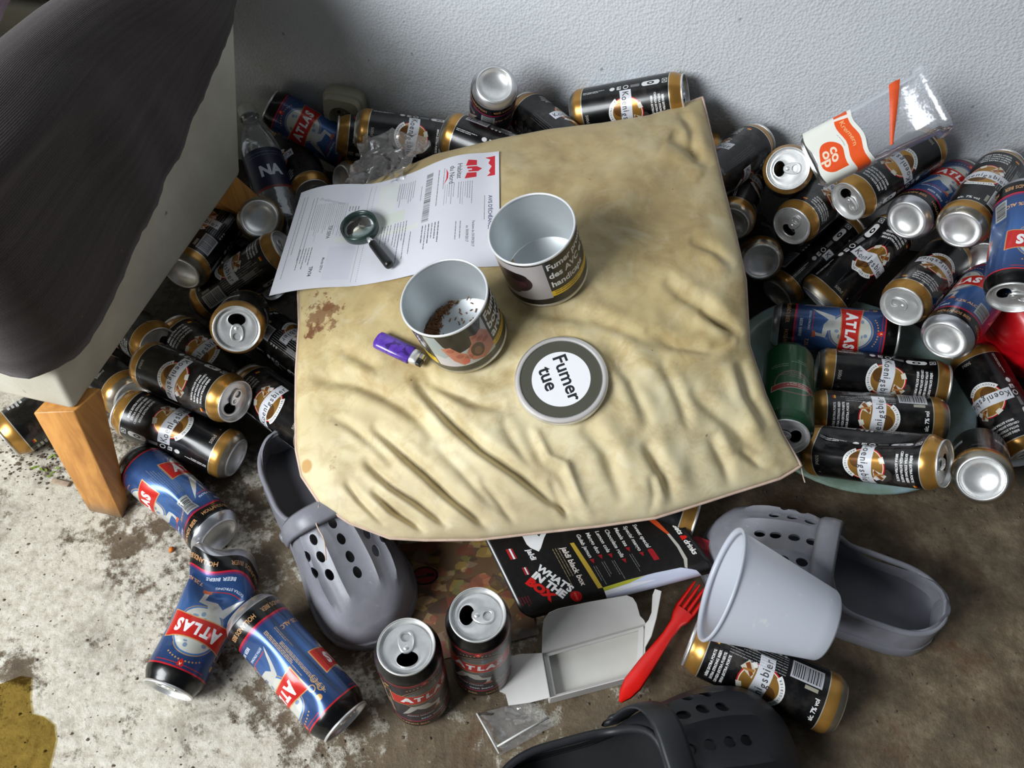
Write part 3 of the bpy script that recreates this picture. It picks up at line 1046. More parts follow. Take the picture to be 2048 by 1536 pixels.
for i, (a, b, ta, tb, hz) in enumerate(path):
    if i:
        sl += math.hypot(a - path[i - 1][0], b - path[i - 1][1])
    ztop = .503 + .008 * math.sin(a * 9)
    d = Vector((ta - a, tb - b))
    D = d.length
    d.normalize()
    for j in range(NV):
        v = j / (NV - 1)
        if v < .45:
            q = v / .45
            inn, z = .004 * q, hz + (ztop - .058 - hz) * q
        else:
            th = (v - .45) / .55 * math.radians(152)
            inn = .004 + D * .95 * (1 - math.cos(th)) * .62
            z = ztop - .058 + .058 * math.sin(th)
        # folds: soft diagonal ones near the front corner
        w = .006 * math.sin(a * 26 + v * 7 + b * 11) * math.sin(v * PI) + .004 * math.sin(b * 31 - v * 5 + a * 13) * v
        w += .0022 * (1 - v) ** 2 * math.sin(sl * 55 + 1.5 * math.sin(sl * 21))
        f = math.exp(-((a - .05) / .10) ** 2) * math.exp(-((v - .52 - b * .3) / .07) ** 2)
        w += .022 * f - .012 * math.exp(-((a - .10) / .12) ** 2) * math.exp(-((v - .38) / .06) ** 2)
        w = max(w, -.002)
        aa, bb = a + d.x * (inn - w), b + d.y * (inn - w)
        jag = .0035 * (rnd.random() - .5) if j == 0 else 0
        P[i, j] = chp(aa, bb, z + jag)
        UV[i, j] = (sl, v * .45)
me = grid_mesh('throw_blanket', P, uv=lambda i, j: UV[i, j])
th_o = obj('throw_blanket', me, M['throw'])
tag(th_o, 'dark brown ribbed throw draped over the arm of the cream armchair', 'blanket')
so = th_o.modifiers.new('thickness', 'SOLIDIFY')
so.thickness = .004
so.offset = 1
# purple-brown clothing bunched on the seat behind the arm
M['garment'] = throw_mat('plum_fabric', srgb(.19, .14, .17), srgb(.30, .23, .27), .6)
P = np.zeros((30, 30, 3))
for i in range(30):
    for j in range(30):
        a, b = .17 + .29 * i / 29, .125 + .31 * j / 29
        r_ = math.hypot(i / 29 - .5, j / 29 - .5)
        z = .388 + .095 * max(0, 1 - (r_ / .66) ** 4) ** .5 + .010 * math.sin(i * .42 + j * .22 + 1.2 * math.sin(j * .3)) + .007 * math.sin(j * .5 - i * .33)
        P[i, j] = chp(a, b + .02, max(z, .3865))
g_o = obj('clothing', grid_mesh('clothing', P, uv=lambda i, j: (i / 29, j / 29)), M['garment'])
tag(g_o, 'plum coloured clothing bunched on the armchair seat behind the brown throw', 'clothing')

# ------------------------------------------------------------------ the cans
R0, HC = .033, .168
BODY = [(.0262, .0012), (.0290, .0035), (.0322, .0095), (.0330, .0125), (.0330, .016)] + [(.0330, .016 + (.150 - .016) * i / 14) for i in range(1, 15)] + \
       [(.0327, .1525), (.0312, .1570), (.0290, .1612), (.0276, .1640), (.0272, .1652)]
BASE = [(.0264, .0013), (.0255, .0002), (.0243, .0), (.0232, .0006), (.0224, .0026), (.0205, .0056), (.016, .0085), (.010, .0104), (.004, .0112), (.0003, .0113)]
RIM = [(.0270, .1648), (.0279, .1652), (.0283, .1664), (.0281, .1677), (.0274, .1680), (.0266, .1675), (.0260, .1655), (.0250, .1612), (.0243, .1604), (.0236, .1612), (.0231, .1630)]
def can_body(name, dents=None, n=40):
    prof = BODY if not dents else BODY[:4] + [(.0330, .016 + (.150 - .016) * i / 44) for i in range(45)] + BODY[-5:]
    P = np.zeros((n, len(prof), 3))
    for i in range(n):
        a = 2 * PI * i / n
        for j, (r, z) in enumerate(prof):
            P[i, j] = (r * math.cos(a), r * math.sin(a), z)
    if dents:
        P = dents(P)
    return grid_mesh(name, P, closed_u=True, uv=lambda i, j: (i / n, prof[j][1] / HC))
def lid_panel(open_):
    """panel with the score hole: rings from the hole edge to the countersink"""
    n = 48
    bm = bmesh.new()
    hc = Vector((0, .0108, 0))
    rings = []
    for k in range(5):
        f = k / 4
        ring = []
        for i in range(n):
            a = 2 * PI * i / n
            h = hc + Vector((.0104 * math.cos(a), .0074 * math.sin(a), 0))
            o = Vector((.0231 * math.cos(a), .0231 * math.sin(a), 0))
            p = h.lerp(o, f)
            z = .1630 + (-.0006 if k in (1,) else 0) + (.0004 if k == 2 else 0)
            ring.append(bm.verts.new((p.x, p.y, z)))
        rings.append(ring)
    for A, B in zip(rings[:-1], rings[1:]):
        for i in range(n):
            bm.faces.new((A[i], A[(i + 1) % n], B[(i + 1) % n], B[i]))
    if open_:                                   # torn edge and the tongue bent inside
        low = [bm.verts.new(v.co + Vector((0, 0, -.0012))) for v in rings[0]]
        for i in range(n):
            bm.faces.new((rings[0][i], low[i], low[(i + 1) % n], rings[0][(i + 1) % n]))
    else:
        bm.faces.new(rings[0])
    return bm_mesh(bm, 'can_lid', True, 60)
def rim_mesh():
    return lathe('rim', RIM, 48)
def tab_mesh(lift=.0):
    """pull tab: oval ring with finger hole and rivet island"""
    bm = bmesh.new()
    n = 28
    def oval(sx, y0, y1, z, inset=0):
        out = []
        for i in range(n):
            a = 2 * PI * i / n
            y = (y0 + y1) / 2 + (y1 - y0) / 2 * math.sin(a)
            x = sx * math.copysign(abs(math.cos(a)) ** .75, math.cos(a)) * (1.0 - .10 * (math.sin(a)))
            out.append((x, y, z))
        return out
    zt = .1648
    o0 = [bm.verts.new(p) for p in oval(.0078, -.0165, .0062, zt)]
    o1 = [bm.verts.new(p) for p in oval(.0070, -.0156, .0053, zt + .0011)]
    i1 = [bm.verts.new(p) for p in oval(.0052, -.0142, -.0050, zt + .0009)]
    i0 = [bm.verts.new(p) for p in oval(.0048, -.0138, -.0054, zt - .0003)]
    ob = [bm.verts.new((v.co.x, v.co.y, zt - .0008)) for v in o0]
    for A, B in ((o0, o1), (o1, i1), (i1, i0), (ob, o0)):
        for i in range(n):
            bm.faces.new((A[i], A[(i + 1) % n], B[(i + 1) % n], B[i]))
    r = bmesh.ops.create_uvsphere(bm, u_segments=14, v_segments=8, radius=.0032)
    bmesh.ops.transform(bm, matrix=Matrix.Translation((0, .0005, zt + .0006)) @ Matrix.Diagonal((1, 1, .42, 1)), verts=r['verts'])
    if lift:
        for v in bm.verts:
            d = .0005 - v.co.y
            if d > 0:
                v.co.z += d * lift
    return bm_mesh(bm, 'pull_tab', True, 50)
def base_mesh():
    return lathe('can_base', BASE, 44)
ME = {'K': can_body('can_body'), 'lid': lid_panel(True), 'lidc': lid_panel(False), 'rim': rim_mesh(), 'tab': tab_mesh(), 'tabup': tab_mesh(.45), 'base': base_mesh()}
ME['A'] = ME['K'].copy()
ME['G'] = ME['K'].copy()
ME['D'] = ME['K'].copy()
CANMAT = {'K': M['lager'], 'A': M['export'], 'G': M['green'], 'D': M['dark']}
WC = 207.3

def dent(P, ang, z, wa, wz, depth):
    """push a flattened hollow into the wall; ang in degrees"""
    r = np.hypot(P[..., 0], P[..., 1])
    th = np.arctan2(P[..., 1], P[..., 0])
    da = (th - math.radians(ang) + PI) % (2 * PI) - PI
    w = np.exp(-(da / wa) ** 2 - ((P[..., 2] - z) / wz) ** 2)
    nr = r - depth * w
    edge = np.exp(-((np.abs(da) - 1.25 * wa) / (.35 * wa)) ** 2 - ((P[..., 2] - z) / wz) ** 2)
    nr = nr + depth * .12 * edge
    k = np.clip((P[..., 2] - .012) / .02, 0, 1) * np.clip((.160 - P[..., 2]) / .02, 0, 1)
    f = (r + (nr - r) * k) / np.maximum(r, 1e-6)
    Q = P.copy()
    Q[..., 0] *= f
    Q[..., 1] *= f
    return Q
def crease(P, ang0, z0, ang1, z1, width, depth):
    """a sharp fold line across the wall"""
    th = np.degrees(np.arctan2(P[..., 1], P[..., 0]))
    A = np.stack([(th - ang0 + 180) % 360 - 180, (P[..., 2] - z0) / .033 * 57.3], -1)
    B = np.array([(ang1 - ang0 + 180) % 360 - 180, (z1 - z0) / .033 * 57.3])
    L = np.linalg.norm(B)
    t = np.clip((A @ B) / L ** 2, 0, 1)
    d = np.linalg.norm(A - t[..., None] * B, axis=-1)
    k = np.exp(-np.abs(d) / width) * np.sin(np.clip(t, 0.04, .96) * PI) ** .5
    r = np.hypot(P[..., 0], P[..., 1])
    f = (r - depth * k) / np.maximum(r, 1e-6)
    Q = P.copy()
    Q[..., 0] *= f
    Q[..., 1] *= f
    return Q

CANS={'L1':('A',-0.3945,1.17,0.1497,-0.2505,1.131,0.0723),
'L2':('K',-0.0691,1.05,0.1622,-0.2354,1.065,0.1805),
'L3':('K',-0.2779,1.103,0.1446,-0.1152,1.115,0.1045),
'L4':('K',0.0559,0.9455,0.1936,-0.0961,1.015,0.2114),
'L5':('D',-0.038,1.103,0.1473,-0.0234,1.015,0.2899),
'L6':('K',0.0167,1.097,0.1946,0.1117,0.9582,0.1985),
'L7':('K',0.248,1.037,0.2604,0.0932,1.071,0.2047),
'L8':('K',-0.3182,1.038,0.0765,-0.3855,1.192,0.0728),
'L10':('K',-0.1471,1.13,0.0309,-0.2706,1.04,0.101),
'L11':('K',-0.3932,1.01,0.0223,-0.3631,0.9022,0.1478),
'L12':('K',-0.4321,0.9848,0.0937,-0.4643,0.8215,0.1167),
'L13':('K',-0.3217,0.863,0.1277,-0.4607,0.8311,0.0389),
'L14':('K',-0.3344,0.6559,0.1904,-0.3741,0.779,0.0833),
'L15':('K',-0.488,0.776,0.045,-0.354,0.676,0.034),
'L16':('K',-0.4888,0.7289,0.0677,-0.6167,0.8319,0.0324),
'L17':('K',-0.3513,0.6141,0.0974,-0.4965,0.6956,0.0751),
'L18':('K',-0.6489,0.7588,0.0319,-0.5152,0.658,0.0444),
'L19':('K',-0.5133,0.6295,0.0589,-0.3584,0.57,0.0329),
'L20':('K',-0.3596,0.6812,0.0467,-0.2361,0.5724,0.07231),
'L24':('K',-0.247,0.6889,0.0487,-0.3715,0.8007,0.0332),
'L21':('A',-0.4866,0.5645,0.0331,-0.3572,0.4573,0.0326),
'L22':('A',-0.3711,0.2846,0.033,-0.3254,0.4463,0.033),
'L23':('A',-0.1759,0.24,0.0331,-0.2972,0.3532,0.0599),
'R1':('K',0.3652,1.023,0.1902,0.2499,0.9009,0.1911),
'R2':('K',0.3684,1.045,0.1252,0.3106,0.8887,0.1479),
'R3':('K',0.3702,0.8971,0.2401,0.4218,1.015,0.1316),
'R4':('K',0.3948,0.8808,0.1519,0.5098,1.002,0.1351),
'R5':('K',0.4607,0.882,0.1951,0.5963,0.9786,0.2171),
'R7':('A',0.66,0.9694,0.1662,0.5377,0.8558,0.1849),
'R8':('K',0.6842,0.9322,0.2146,0.579,0.8012,0.2171),
'R9':('A',0.5897,0.664,0.2357,0.6475,0.8189,0.2651),
'R10':('K',0.7861,0.9408,0.0772,0.664,0.8367,0.127),
'R11':('A',0.6586,0.7944,0.1327,0.546,0.6709,0.15),
'R12':('K',0.5148,0.7385,0.1393,0.6284,0.8601,0.1161),
'R13':('K',0.5751,0.9206,0.1165,0.4498,0.8228,0.0621),
'R14':('K',0.525,0.9647,0.0761,0.4009,0.8603,0.0322),
'R15':('K',0.3874,1.008,0.03,0.3601,0.8588,0.1033),
'R16':('A',0.5376,0.745,0.0732,0.3804,0.7944,0.0406),
'R17':('G',0.3385,0.5601,0.0967,0.3838,0.7173,0.0588),
'R18':('K',0.5859,0.6673,0.0606,0.4247,0.7099,0.0402),
'R19':('K',0.3992,0.6368,0.0402,0.5631,0.6064,0.0614),
'R20':('K',0.5001,0.4985,0.1359,0.3835,0.5767,0.0436),
'R21':('K',0.6756,0.5718,0.0333,0.6484,0.7373,0.0441),
'R22':('K',0.6176,0.5868,0.0259,0.5381,0.4817,0.1301),
'R24':('K',0.2264,0.4759,0.0335,0.0708,0.5393,0.0334),
'B1':('K',0.2003,0.3279,0.034,0.3516,0.255,0.034),
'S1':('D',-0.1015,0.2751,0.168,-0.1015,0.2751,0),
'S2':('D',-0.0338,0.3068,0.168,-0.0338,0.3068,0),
'U1':('K',-0.672,0.598,0.034,-0.555,0.719,0.034),
'U2':('K',-0.3593,0.8818,0.0336,-0.4909,0.9863,0.0335),
'U8':('K',-0.0475,1.016,0.159,0.1001,1.075,0.1047),
'U9':('K',0.1506,1.06,0.1636,0.3152,1.026,0.1595)}
INFO = {
    'L1': (52, (1, 0), '', 'blue can with red banner lying left of the wall socket'),
    'L2': (52, (1, 0), '', 'black and gold can lying against the wall just right of the wall socket'),
    'L3': (45, (1, 0), '', 'black and gold can lying behind the crumpled clear wrapper'),
    'L4': (24, (1, 0), '', 'black and gold can with white icons under the upside down can at the wall'),
    'L5': (103, (1, 0), '', 'dark can standing upside down by the wall with its silver base up'),
    'L6': (103, (1, 0), '', 'black can poking up between the upside down can and the cushion'),
    'L7': (40, (1, 0), '', 'black and gold can lying behind the top corner of the yellowed cushion'),
    'L8': (120, (0, 1), '', 'black can with its gold rimmed open end beside the clear bottle'),
    'L10': (60, (1, 0), '', 'black can under the crumpled clear wrapper showing one gold band'),
    'L11': (60, (1, 0), '', 'can with pale silver base facing up beside the letter and the armchair'),
    'L12': (187, (1, 0), '', "black can with bar code in the shade under the armchair's side, upper of two"),
    'L13': (190, (1, 0), '', 'black can with bar code in the shade between letter and open can, lower of two'),
    'L14': (103, (0, -1), '', 'open black can with pale lid facing up left of the cushion'),
    'L15': (52, (1, 0), '', 'black can with bronze neck lying left of the open upturned can'),
    'L16': (120, (1, 0), '', 'black can half hidden under the armchair, gold neck showing'),
    'L17': (48, (-0.6, 0.8), '', 'black can with logo and open lid with bent tab, lying left of the cushion'),
    'L18': (103, (1, 0), '', 'black can whose dull base peeps out beside the front chair leg'),
    'L19': (42, (1, 0), '', "black can with bright highlight lying above the grey clog's heel"),
    'L20': (60, (1, 0), '', 'black can with round badge half under the left edge of the cushion'),
    'L24': (187, (1, 0), '', "black can in deep shade under the cushion's left edge, bar code showing"),
    'L21': (103, (1, 0), '', 'blue can squeezed at the waist lying beside the wooden chair leg'),
    'L22': (50, (0.3, 1), '', 'blue can trodden flat with upside down banner on the bare floor'),
    'L23': (8, (-1, -0.3), '', 'blue dented can with bright streak lying in front of the grey clog'),
    'R1': (103, (0, -1), '', "dark can leaning on the wall at the cushion's upper right edge"),
    'R2': (20, (0, -1), '', "black can with gold top tilted against the cushion's right edge"),
    'R3': (103, (-1, 0), '', 'open can with bright lid facing up left of the clear plastic tub'),
    'R4': (60, (-0.6, 0.6), '', 'black can with dark lid lying below the upright open can'),
    'R5': (47, (-0.4, -1), '', 'black and gold can carrying the clear plastic tub'),
    'R7': (56, (1, 0), '', "blue can with red banner and silver base right of the tub's can"),
    'R8': (170, (1, 0), '', 'black can with bright silver base leaning against the wall at far right'),
    'R9': (75, (-0.7, 0.2), '', 'blue can standing almost on end at the right edge above the red bag'),
    'R10': (103, (1, 0), '', 'can showing only a silver base behind the blue can at right edge'),
    'R11': (90, (1, 0), '', 'blue can with bright concave silver base beside the red bag'),
    'R12': (52, (0.8, 0), 'shut', 'black can with unopened silver lid and tab facing the viewer'),
    'R13': (46, (1, 0), '', 'crumpled black can with a bright crease in the right heap'),
    'R14': (16, (1, 0), '', 'black can with white recycling icons left of the creased can'),
    'R15': (103, (1, 0), '', "can with dull round base facing up at the cushion's right edge"),
    'R16': (52, (1, 0), '', 'blue can with upright red banner lying above the three black cans'),
    'R17': (60, (1, 0), '', "green can with open lid lying beside the cushion's right corner"),
    'R18': (50, (1, 0), '', 'black and gold can, top one of three lying side by side in the dish'),
    'R19': (155, (1, 0), '', 'black and gold can, middle one of three lying side by side in the dish'),
    'R20': (40, (1, 0), '', 'black and gold can with a crushed side, lowest of three in the dish'),
    'R21': (40, (1, 0), '', 'black can with white badge lying below the red bag at right edge'),
    'R22': (103, (1, 0), '', 'can with dull domed base turned up right of the dish'),
    'R24': (103, (1, 0), '', "black can under the cushion with a gold band beside the clog's toe"),
    'B1': (169, (1, 0), '', 'black and gold can with bar code lying under the white plastic cup'),
    'S1': (45, (0.12, 1), '', 'standing open can with its tab pointing to the back, nearest the black clog'),
    'S2': (55, (-1, -0.1), '', 'standing open can with mouth on the left, beside the white carton'),
    'U1': (103, (-0.4, 0.6), '', "black can lying in the shade under the armchair's front"),
    'U2': (103, (1, 0), '', 'black can at the bottom of the left heap below the silver base'),
    'U8': (103, (1, 0), '', 'black can deep behind the cushion below the upside down can'),
    'U9': (103, (1, 0), '', "black can deep behind the cushion's top corner"),
}

def mm(x):                                      # label millimetres -> degrees around the can
    return x / WC * 360
def D_L21(P):
    P = dent(P, mm(72), .062, .85, .030, .017)
    P = dent(P, mm(120), .050, .5, .026, .008)
    return crease(P, mm(75), .055, mm(125), .048, 9, .004)
def D_L22(P):                                   # trodden flat towards its base, folded over
    Q = P.copy()
    c, s = math.cos(math.radians(mm(50))), math.sin(math.radians(mm(50)))
    u = P[..., 0] * c + P[..., 1] * s
    w = -P[..., 0] * s + P[..., 1] * c
    z = P[..., 2]
    k = np.clip((.105 - z) / .085, 0, 1) ** 1.2
    k2 = np.clip((.05 - z) / .05, 0, 1)
    u2 = u * (1 - .62 * k) + .010 * np.sin(z * 75 + w * 60) * k - .006 * k
    w2 = w * (1 + .30 * k) + .012 * k2
    z2 = z + .25 * k2 * np.maximum(w, -.02) + .006 * np.sin(w * 120) * k
    Q[..., 0] = u2 * c - w2 * s
    Q[..., 1] = u2 * s + w2 * c
    Q[..., 2] = z2
    Q = crease(Q, mm(30), .058, mm(66), .066, 7, .005)
    return crease(Q, mm(60), .128, mm(88), .118, 7, .004)
def D_L23(P):
    P = dent(P, mm(36), .060, .55, .030, .007)
    P = crease(P, mm(198), .02, mm(196), .15, 10, .0042)
    return dent(P, mm(30), .125, .45, .018, .006)
def squash(P, ang, z1, amount, spread, shift):
    c, s = math.cos(math.radians(ang)), math.sin(math.radians(ang))
    u = P[..., 0] * c + P[..., 1] * s
    w = -P[..., 0] * s + P[..., 1] * c
    k = np.clip((z1 - P[..., 2]) / z1, 0, 1) ** 1.1
    u = u * (1 - amount * k) + shift * k
    w = w * (1 + spread * k)
    Q = P.copy()
    Q[..., 0] = u * c - w * s
    Q[..., 1] = u * s + w * c
    return Q
def D_R13(P):
    P = squash(P, mm(46), .125, .66, .18, -.012)
    P = dent(P, mm(30), .10, .6, .055, .014)
    return crease(P, mm(46), .148, mm(60), .045, 8, -.004)
def D_R20(P):
    P = dent(P, mm(20), .048, .55, .05, .014)
    P = dent(P, mm(8), .11, .5, .05, .010)
    return crease(P, mm(27), .095, mm(10), .03, 8, -.0035)
def D_R9(P):
    return dent(P, mm(105), .07, .5, .03, .006)
def D_L19(P):
    return dent(P, mm(20), .07, .5, .03, .004)
def D_R18(P):
    return dent(P, mm(20), .12, .5, .03, .005)
DENTS = {'L21': D_L21, 'L22': D_L22, 'L23': D_L23, 'R13': D_R13, 'R20': D_R20, 'R9': D_R9, 'L19': D_L19, 'R18': D_R18}
GRP = {'K': 'black and gold lager cans heaped along the wall', 'A': 'blue strong beer cans lying about', 'G': None, 'D': 'dark strong beer cans standing upright'}
camx, camu, camf = Vector((1, 0, 0)), Vector((0, SP, CP)), Vector((0, CP, -SP))
for key, row in CANS.items():
    typ, tx, ty, tz, bx, by, bz = row
    face, hole, up_tab, label = INFO[key]
    T, B = Vector((tx, ty, tz)), Vector((bx, by, bz))
    ax = (T - B).normalized()
    view = CAM - (T + B) / 2
    Mx = frame(B, ax, view)
    root = thing('beer_can', label, 'beer can', Mx @ Matrix.Rotation(-math.radians(mm(face)), 4, 'Z'), GRP[typ])
    if key == 'L22':
        root.matrix_world = root.matrix_world @ Matrix.Translation((0, 0, .012))
    if key in DENTS:
        body = can_body('can_body', DENTS[key], 72)
    else:
        body = ME[typ]
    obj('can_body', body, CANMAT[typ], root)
    lt = ME['lidc'] if up_tab == 'shut' else ME['lid']
    # direction of the mouth, given as it points in the photograph
    hd = camx * hole[0] - camu * hole[1]
    loc = root.matrix_world.to_3x3().inverted() @ hd
    ang = math.atan2(loc.y, loc.x) - PI / 2
    Rz = Matrix.Rotation(ang, 4, 'Z')
    lid = obj('can_lid', lt, M['alu'], root)
    lid.matrix_local = Rz
    rim = obj('rim', ME['rim'], M['alu'], lid)
    tab = obj('pull_tab', ME['tabup'] if up_tab == 'up' else ME['tab'], M['alu'], lid)
    bme = ME['base']
    if key in ('L22', 'R13'):
        # the trodden end is bent round with the wall
        P = np.zeros((44, len(BASE), 3))
        for i in range(44):
            for j, (r, z) in enumerate(BASE):
                P[i, j] = (r * math.cos(2 * PI * i / 44), r * math.sin(2 * PI * i / 44), z)
        bme = grid_mesh('can_base', D_L22(P) if key == 'L22' else squash(P, mm(46), .125, .66, .18, -.012), closed_u=True)
    obj('can_base', bme, M['alu'], root)

# ------------------------------------------------------------------ shallow dish under the three cans
def dish_mat():
    m, nt, p = mat('pale_teal_plastic')
    v = pos(nt)
    c = ramp(nt, noise(nt, v, 16, 5, .65), [(.3, srgb(.44, .52, .44)), (.5, srgb(.54, .63, .58)), (.7, srgb(.62, .73, .77))])
    nt.links.new(c, p.inputs['Base Color'])
    p.inputs['Roughness'].default_value = .35
    p.inputs['Subsurface Weight'].default_value = .15
    p.inputs['Subsurface Radius'].default_value = (.01, .01, .01)
    return m
dz = .003
prof = [(.0005, .0008), (.120, .0008), (.138, .004), (.158, .020), (.168, .027), (.186, .029), (.190, .0265), (.188, .0245), (.170, .0235), (.160, .016), (.142, .0022), (.122, .0), (.0005, .0)]
prof = [(r * .9, z) for r, z in prof]
me = lathe('serving_dish', prof[::-1], 64)
dish = obj('serving_dish', me, dish_mat())
dish.location = (.470, .690, .0005)
tag(dish, 'round pale teal plastic dish under the three side by side black cans', 'dish')

# ------------------------------------------------------------------ clogs
def foam(name, col, rough=.5):
    m, nt, p = mat(name)
    v = pos(nt)
    f = noise(nt, v, 40, 5, .6)
    c = ramp(nt, f, [(.3, tuple(x * .86 for x in col[:3])), (.7, tuple(min(1, x * 1.1) for x in col[:3]))])
    d = ramp(nt, noise(nt, v, 130, 3), [(.68, (0, 0, 0)), (.75, (1, 1, 1))])
    c = mixc(nt, math_n(nt, 'MULTIPLY', d, .3), c, tuple(min(1, x * 2.2 + .01) for x in col[:3]) + (1,))
    nt.links.new(c, p.inputs['Base Color'])
    p.inputs['Roughness'].default_value = rough
    nt.links.new(bump(nt, noise(nt, v, 260, 3), .12, .0006), p.inputs['Normal'])
    return m
M['foam_grey'] = foam('grey_foam', srgb(.50, .50, .53), .40)
M['foam_greyin'] = foam('grey_foam_footbed', srgb(.33, .33, .36), .55)
M['foam_black'] = foam('black_foam', srgb(.13, .135, .15), .5)
M['foam_blackin'] = foam('black_foam_footbed', srgb(.085, .09, .10), .65)
CL = .275
def clog_w(t):                                  # half width along the shoe, t from heel to toe
    return float(np.interp(t, [0, .008, .02, .04, .07, .14, .28, .42, .55, .68, .78, .86, .92, .96, .985, 1],
                           [.012, .0185, .0245, .0305, .0360, .0415, .0425, .0435, .048, .0545, .057, .054, .0465, .036, .025, .010]))
def clog_c(t):                                  # the sole curves a little inward at the toe
    return .006 * math.sin(max(0, t - .35) * 4.2) * 1.0
def clog_h(t):
    return float(np.interp(t, [0, .05, .15, .30, .42, .50, .58, .66, .76, .86, .93, .98, 1],
                           [.060, .066, .064, .058, .066, .086, .092, .088, .076, .064, .053, .040, .026]))
def clog_section(t, off, z0, ridges):
    w, h, c = max(.001, clog_w(t) - off), max(z0 + .002, clog_h(t) - off), clog_c(t)
    out = []
    n = 40
    for k in range(n + 1):
        a = PI * k / n
        cy = math.copysign(abs(math.cos(a)) ** .62, math.cos(a))
        sz = math.sin(a) ** .62 if math.sin(a) > 0 else 0
        bulge = 1.0 + .05 * math.sin(a * 2) * 0
        r = 0
        if ridges and .56 < t < .90:
            e = min(1, (t - .56) / .04) * min(1, (.90 - t) / .06)
            for q in (-.55, -.18, .18, .55):
                r += .0040 * math.exp(-((math.cos(a) - q * (1.25 - .35 * t)) / .045) ** 2) * e
            r -= .0018 * e
        out.append((t * CL, c + (w + r) * cy * bulge, z0 + (h - z0 + r) * sz))
    return out
def loft(name, secs):
    bm = bmesh.new()
    L = [[bm.verts.new(p) for p in s] for s in secs]
    for a, b in zip(L[:-1], L[1:]):
        m = len(a)
        for k in range(m):
            bm.faces.new((a[k], a[(k + 1) % m], b[(k + 1) % m], b[k]))
    bm.faces.new(L[0])
    bm.faces.new(L[-1][::-1])
    bmesh.ops.remove_doubles(bm, verts=bm.verts, dist=1e-5)
    return bm_mesh(bm, name)
TS = [0, .008, .02, .04, .07] + [.10 + .03 * i for i in range(26)] + [.88, .90, .92, .94, .955, .97, .98, .99, 1.0]
def boolean(target, cutters):
    for c in cutters:
        m = target.modifiers.new('cut', 'BOOLEAN')
        m.operation = 'DIFFERENCE'
        m.solver = 'EXACT'
        m.object = c
    dg = bpy.context.evaluated_depsgraph_get()
    me = bpy.data.meshes.new_from_object(target.evaluated_get(dg))
    for o in [target] + cutters:
        d = o.data
        bpy.data.objects.remove(o)
        bpy.data.meshes.remove(d)
    return me
def prism(name, pts, z0, z1):
    bm = bmesh.new()
    a = [bm.verts.new((x, y, z0)) for x, y in pts]
    b = [bm.verts.new((x, y, z1)) for x, y in pts]
    bm.faces.new(a[::-1])
    bm.faces.new(b)
    for i in range(len(pts)):
        j = (i + 1) % len(pts)
        bm.faces.new((a[i], a[j], b[j], b[i]))
    return bm_mesh(bm, name, False)
VENT = [(.60, .0), (.67, .0), (.74, .0), (.80, .0), (.62, .36), (.69, .36), (.76, .34), (.62, -.36), (.69, -.36), (.76, -.34), (.655, .66), (.72, .64), (.655, -.66), (.72, -.64)]
def opening_line(off, k):
    """outline of the foot opening: the heel's own outline set in by off, closed by an ellipse over the instep"""
    half = []
    for q in range(16):                        # round the heel to the side
        t = .30 * (q / 15) ** 1.7
        x = off + t * (CL - off / .30 * .0) 
        half.append((x, max(.0, clog_w(t * .97) - off)))
    half[0] = (off, max(.004, clog_w(.0) - off + .002))
    w0 = half[-1][1]
    x0 = half[-1][0]
    for q in range(1, 14):
        a = PI / 2 * q / 13
        half.append((x0 + (.520 * CL * k - x0) * math.sin(a), w0 * 1.02 * math.cos(a) ** .75 + .0))
    half[-1] = (half[-1][0], 0.0)
    up = [(x, clog_c(x / CL) + y) for x, y in half]
    dn = [(x, clog_c(x / CL) - y) for x, y in half[:-1]]
    return up + dn[::-1]
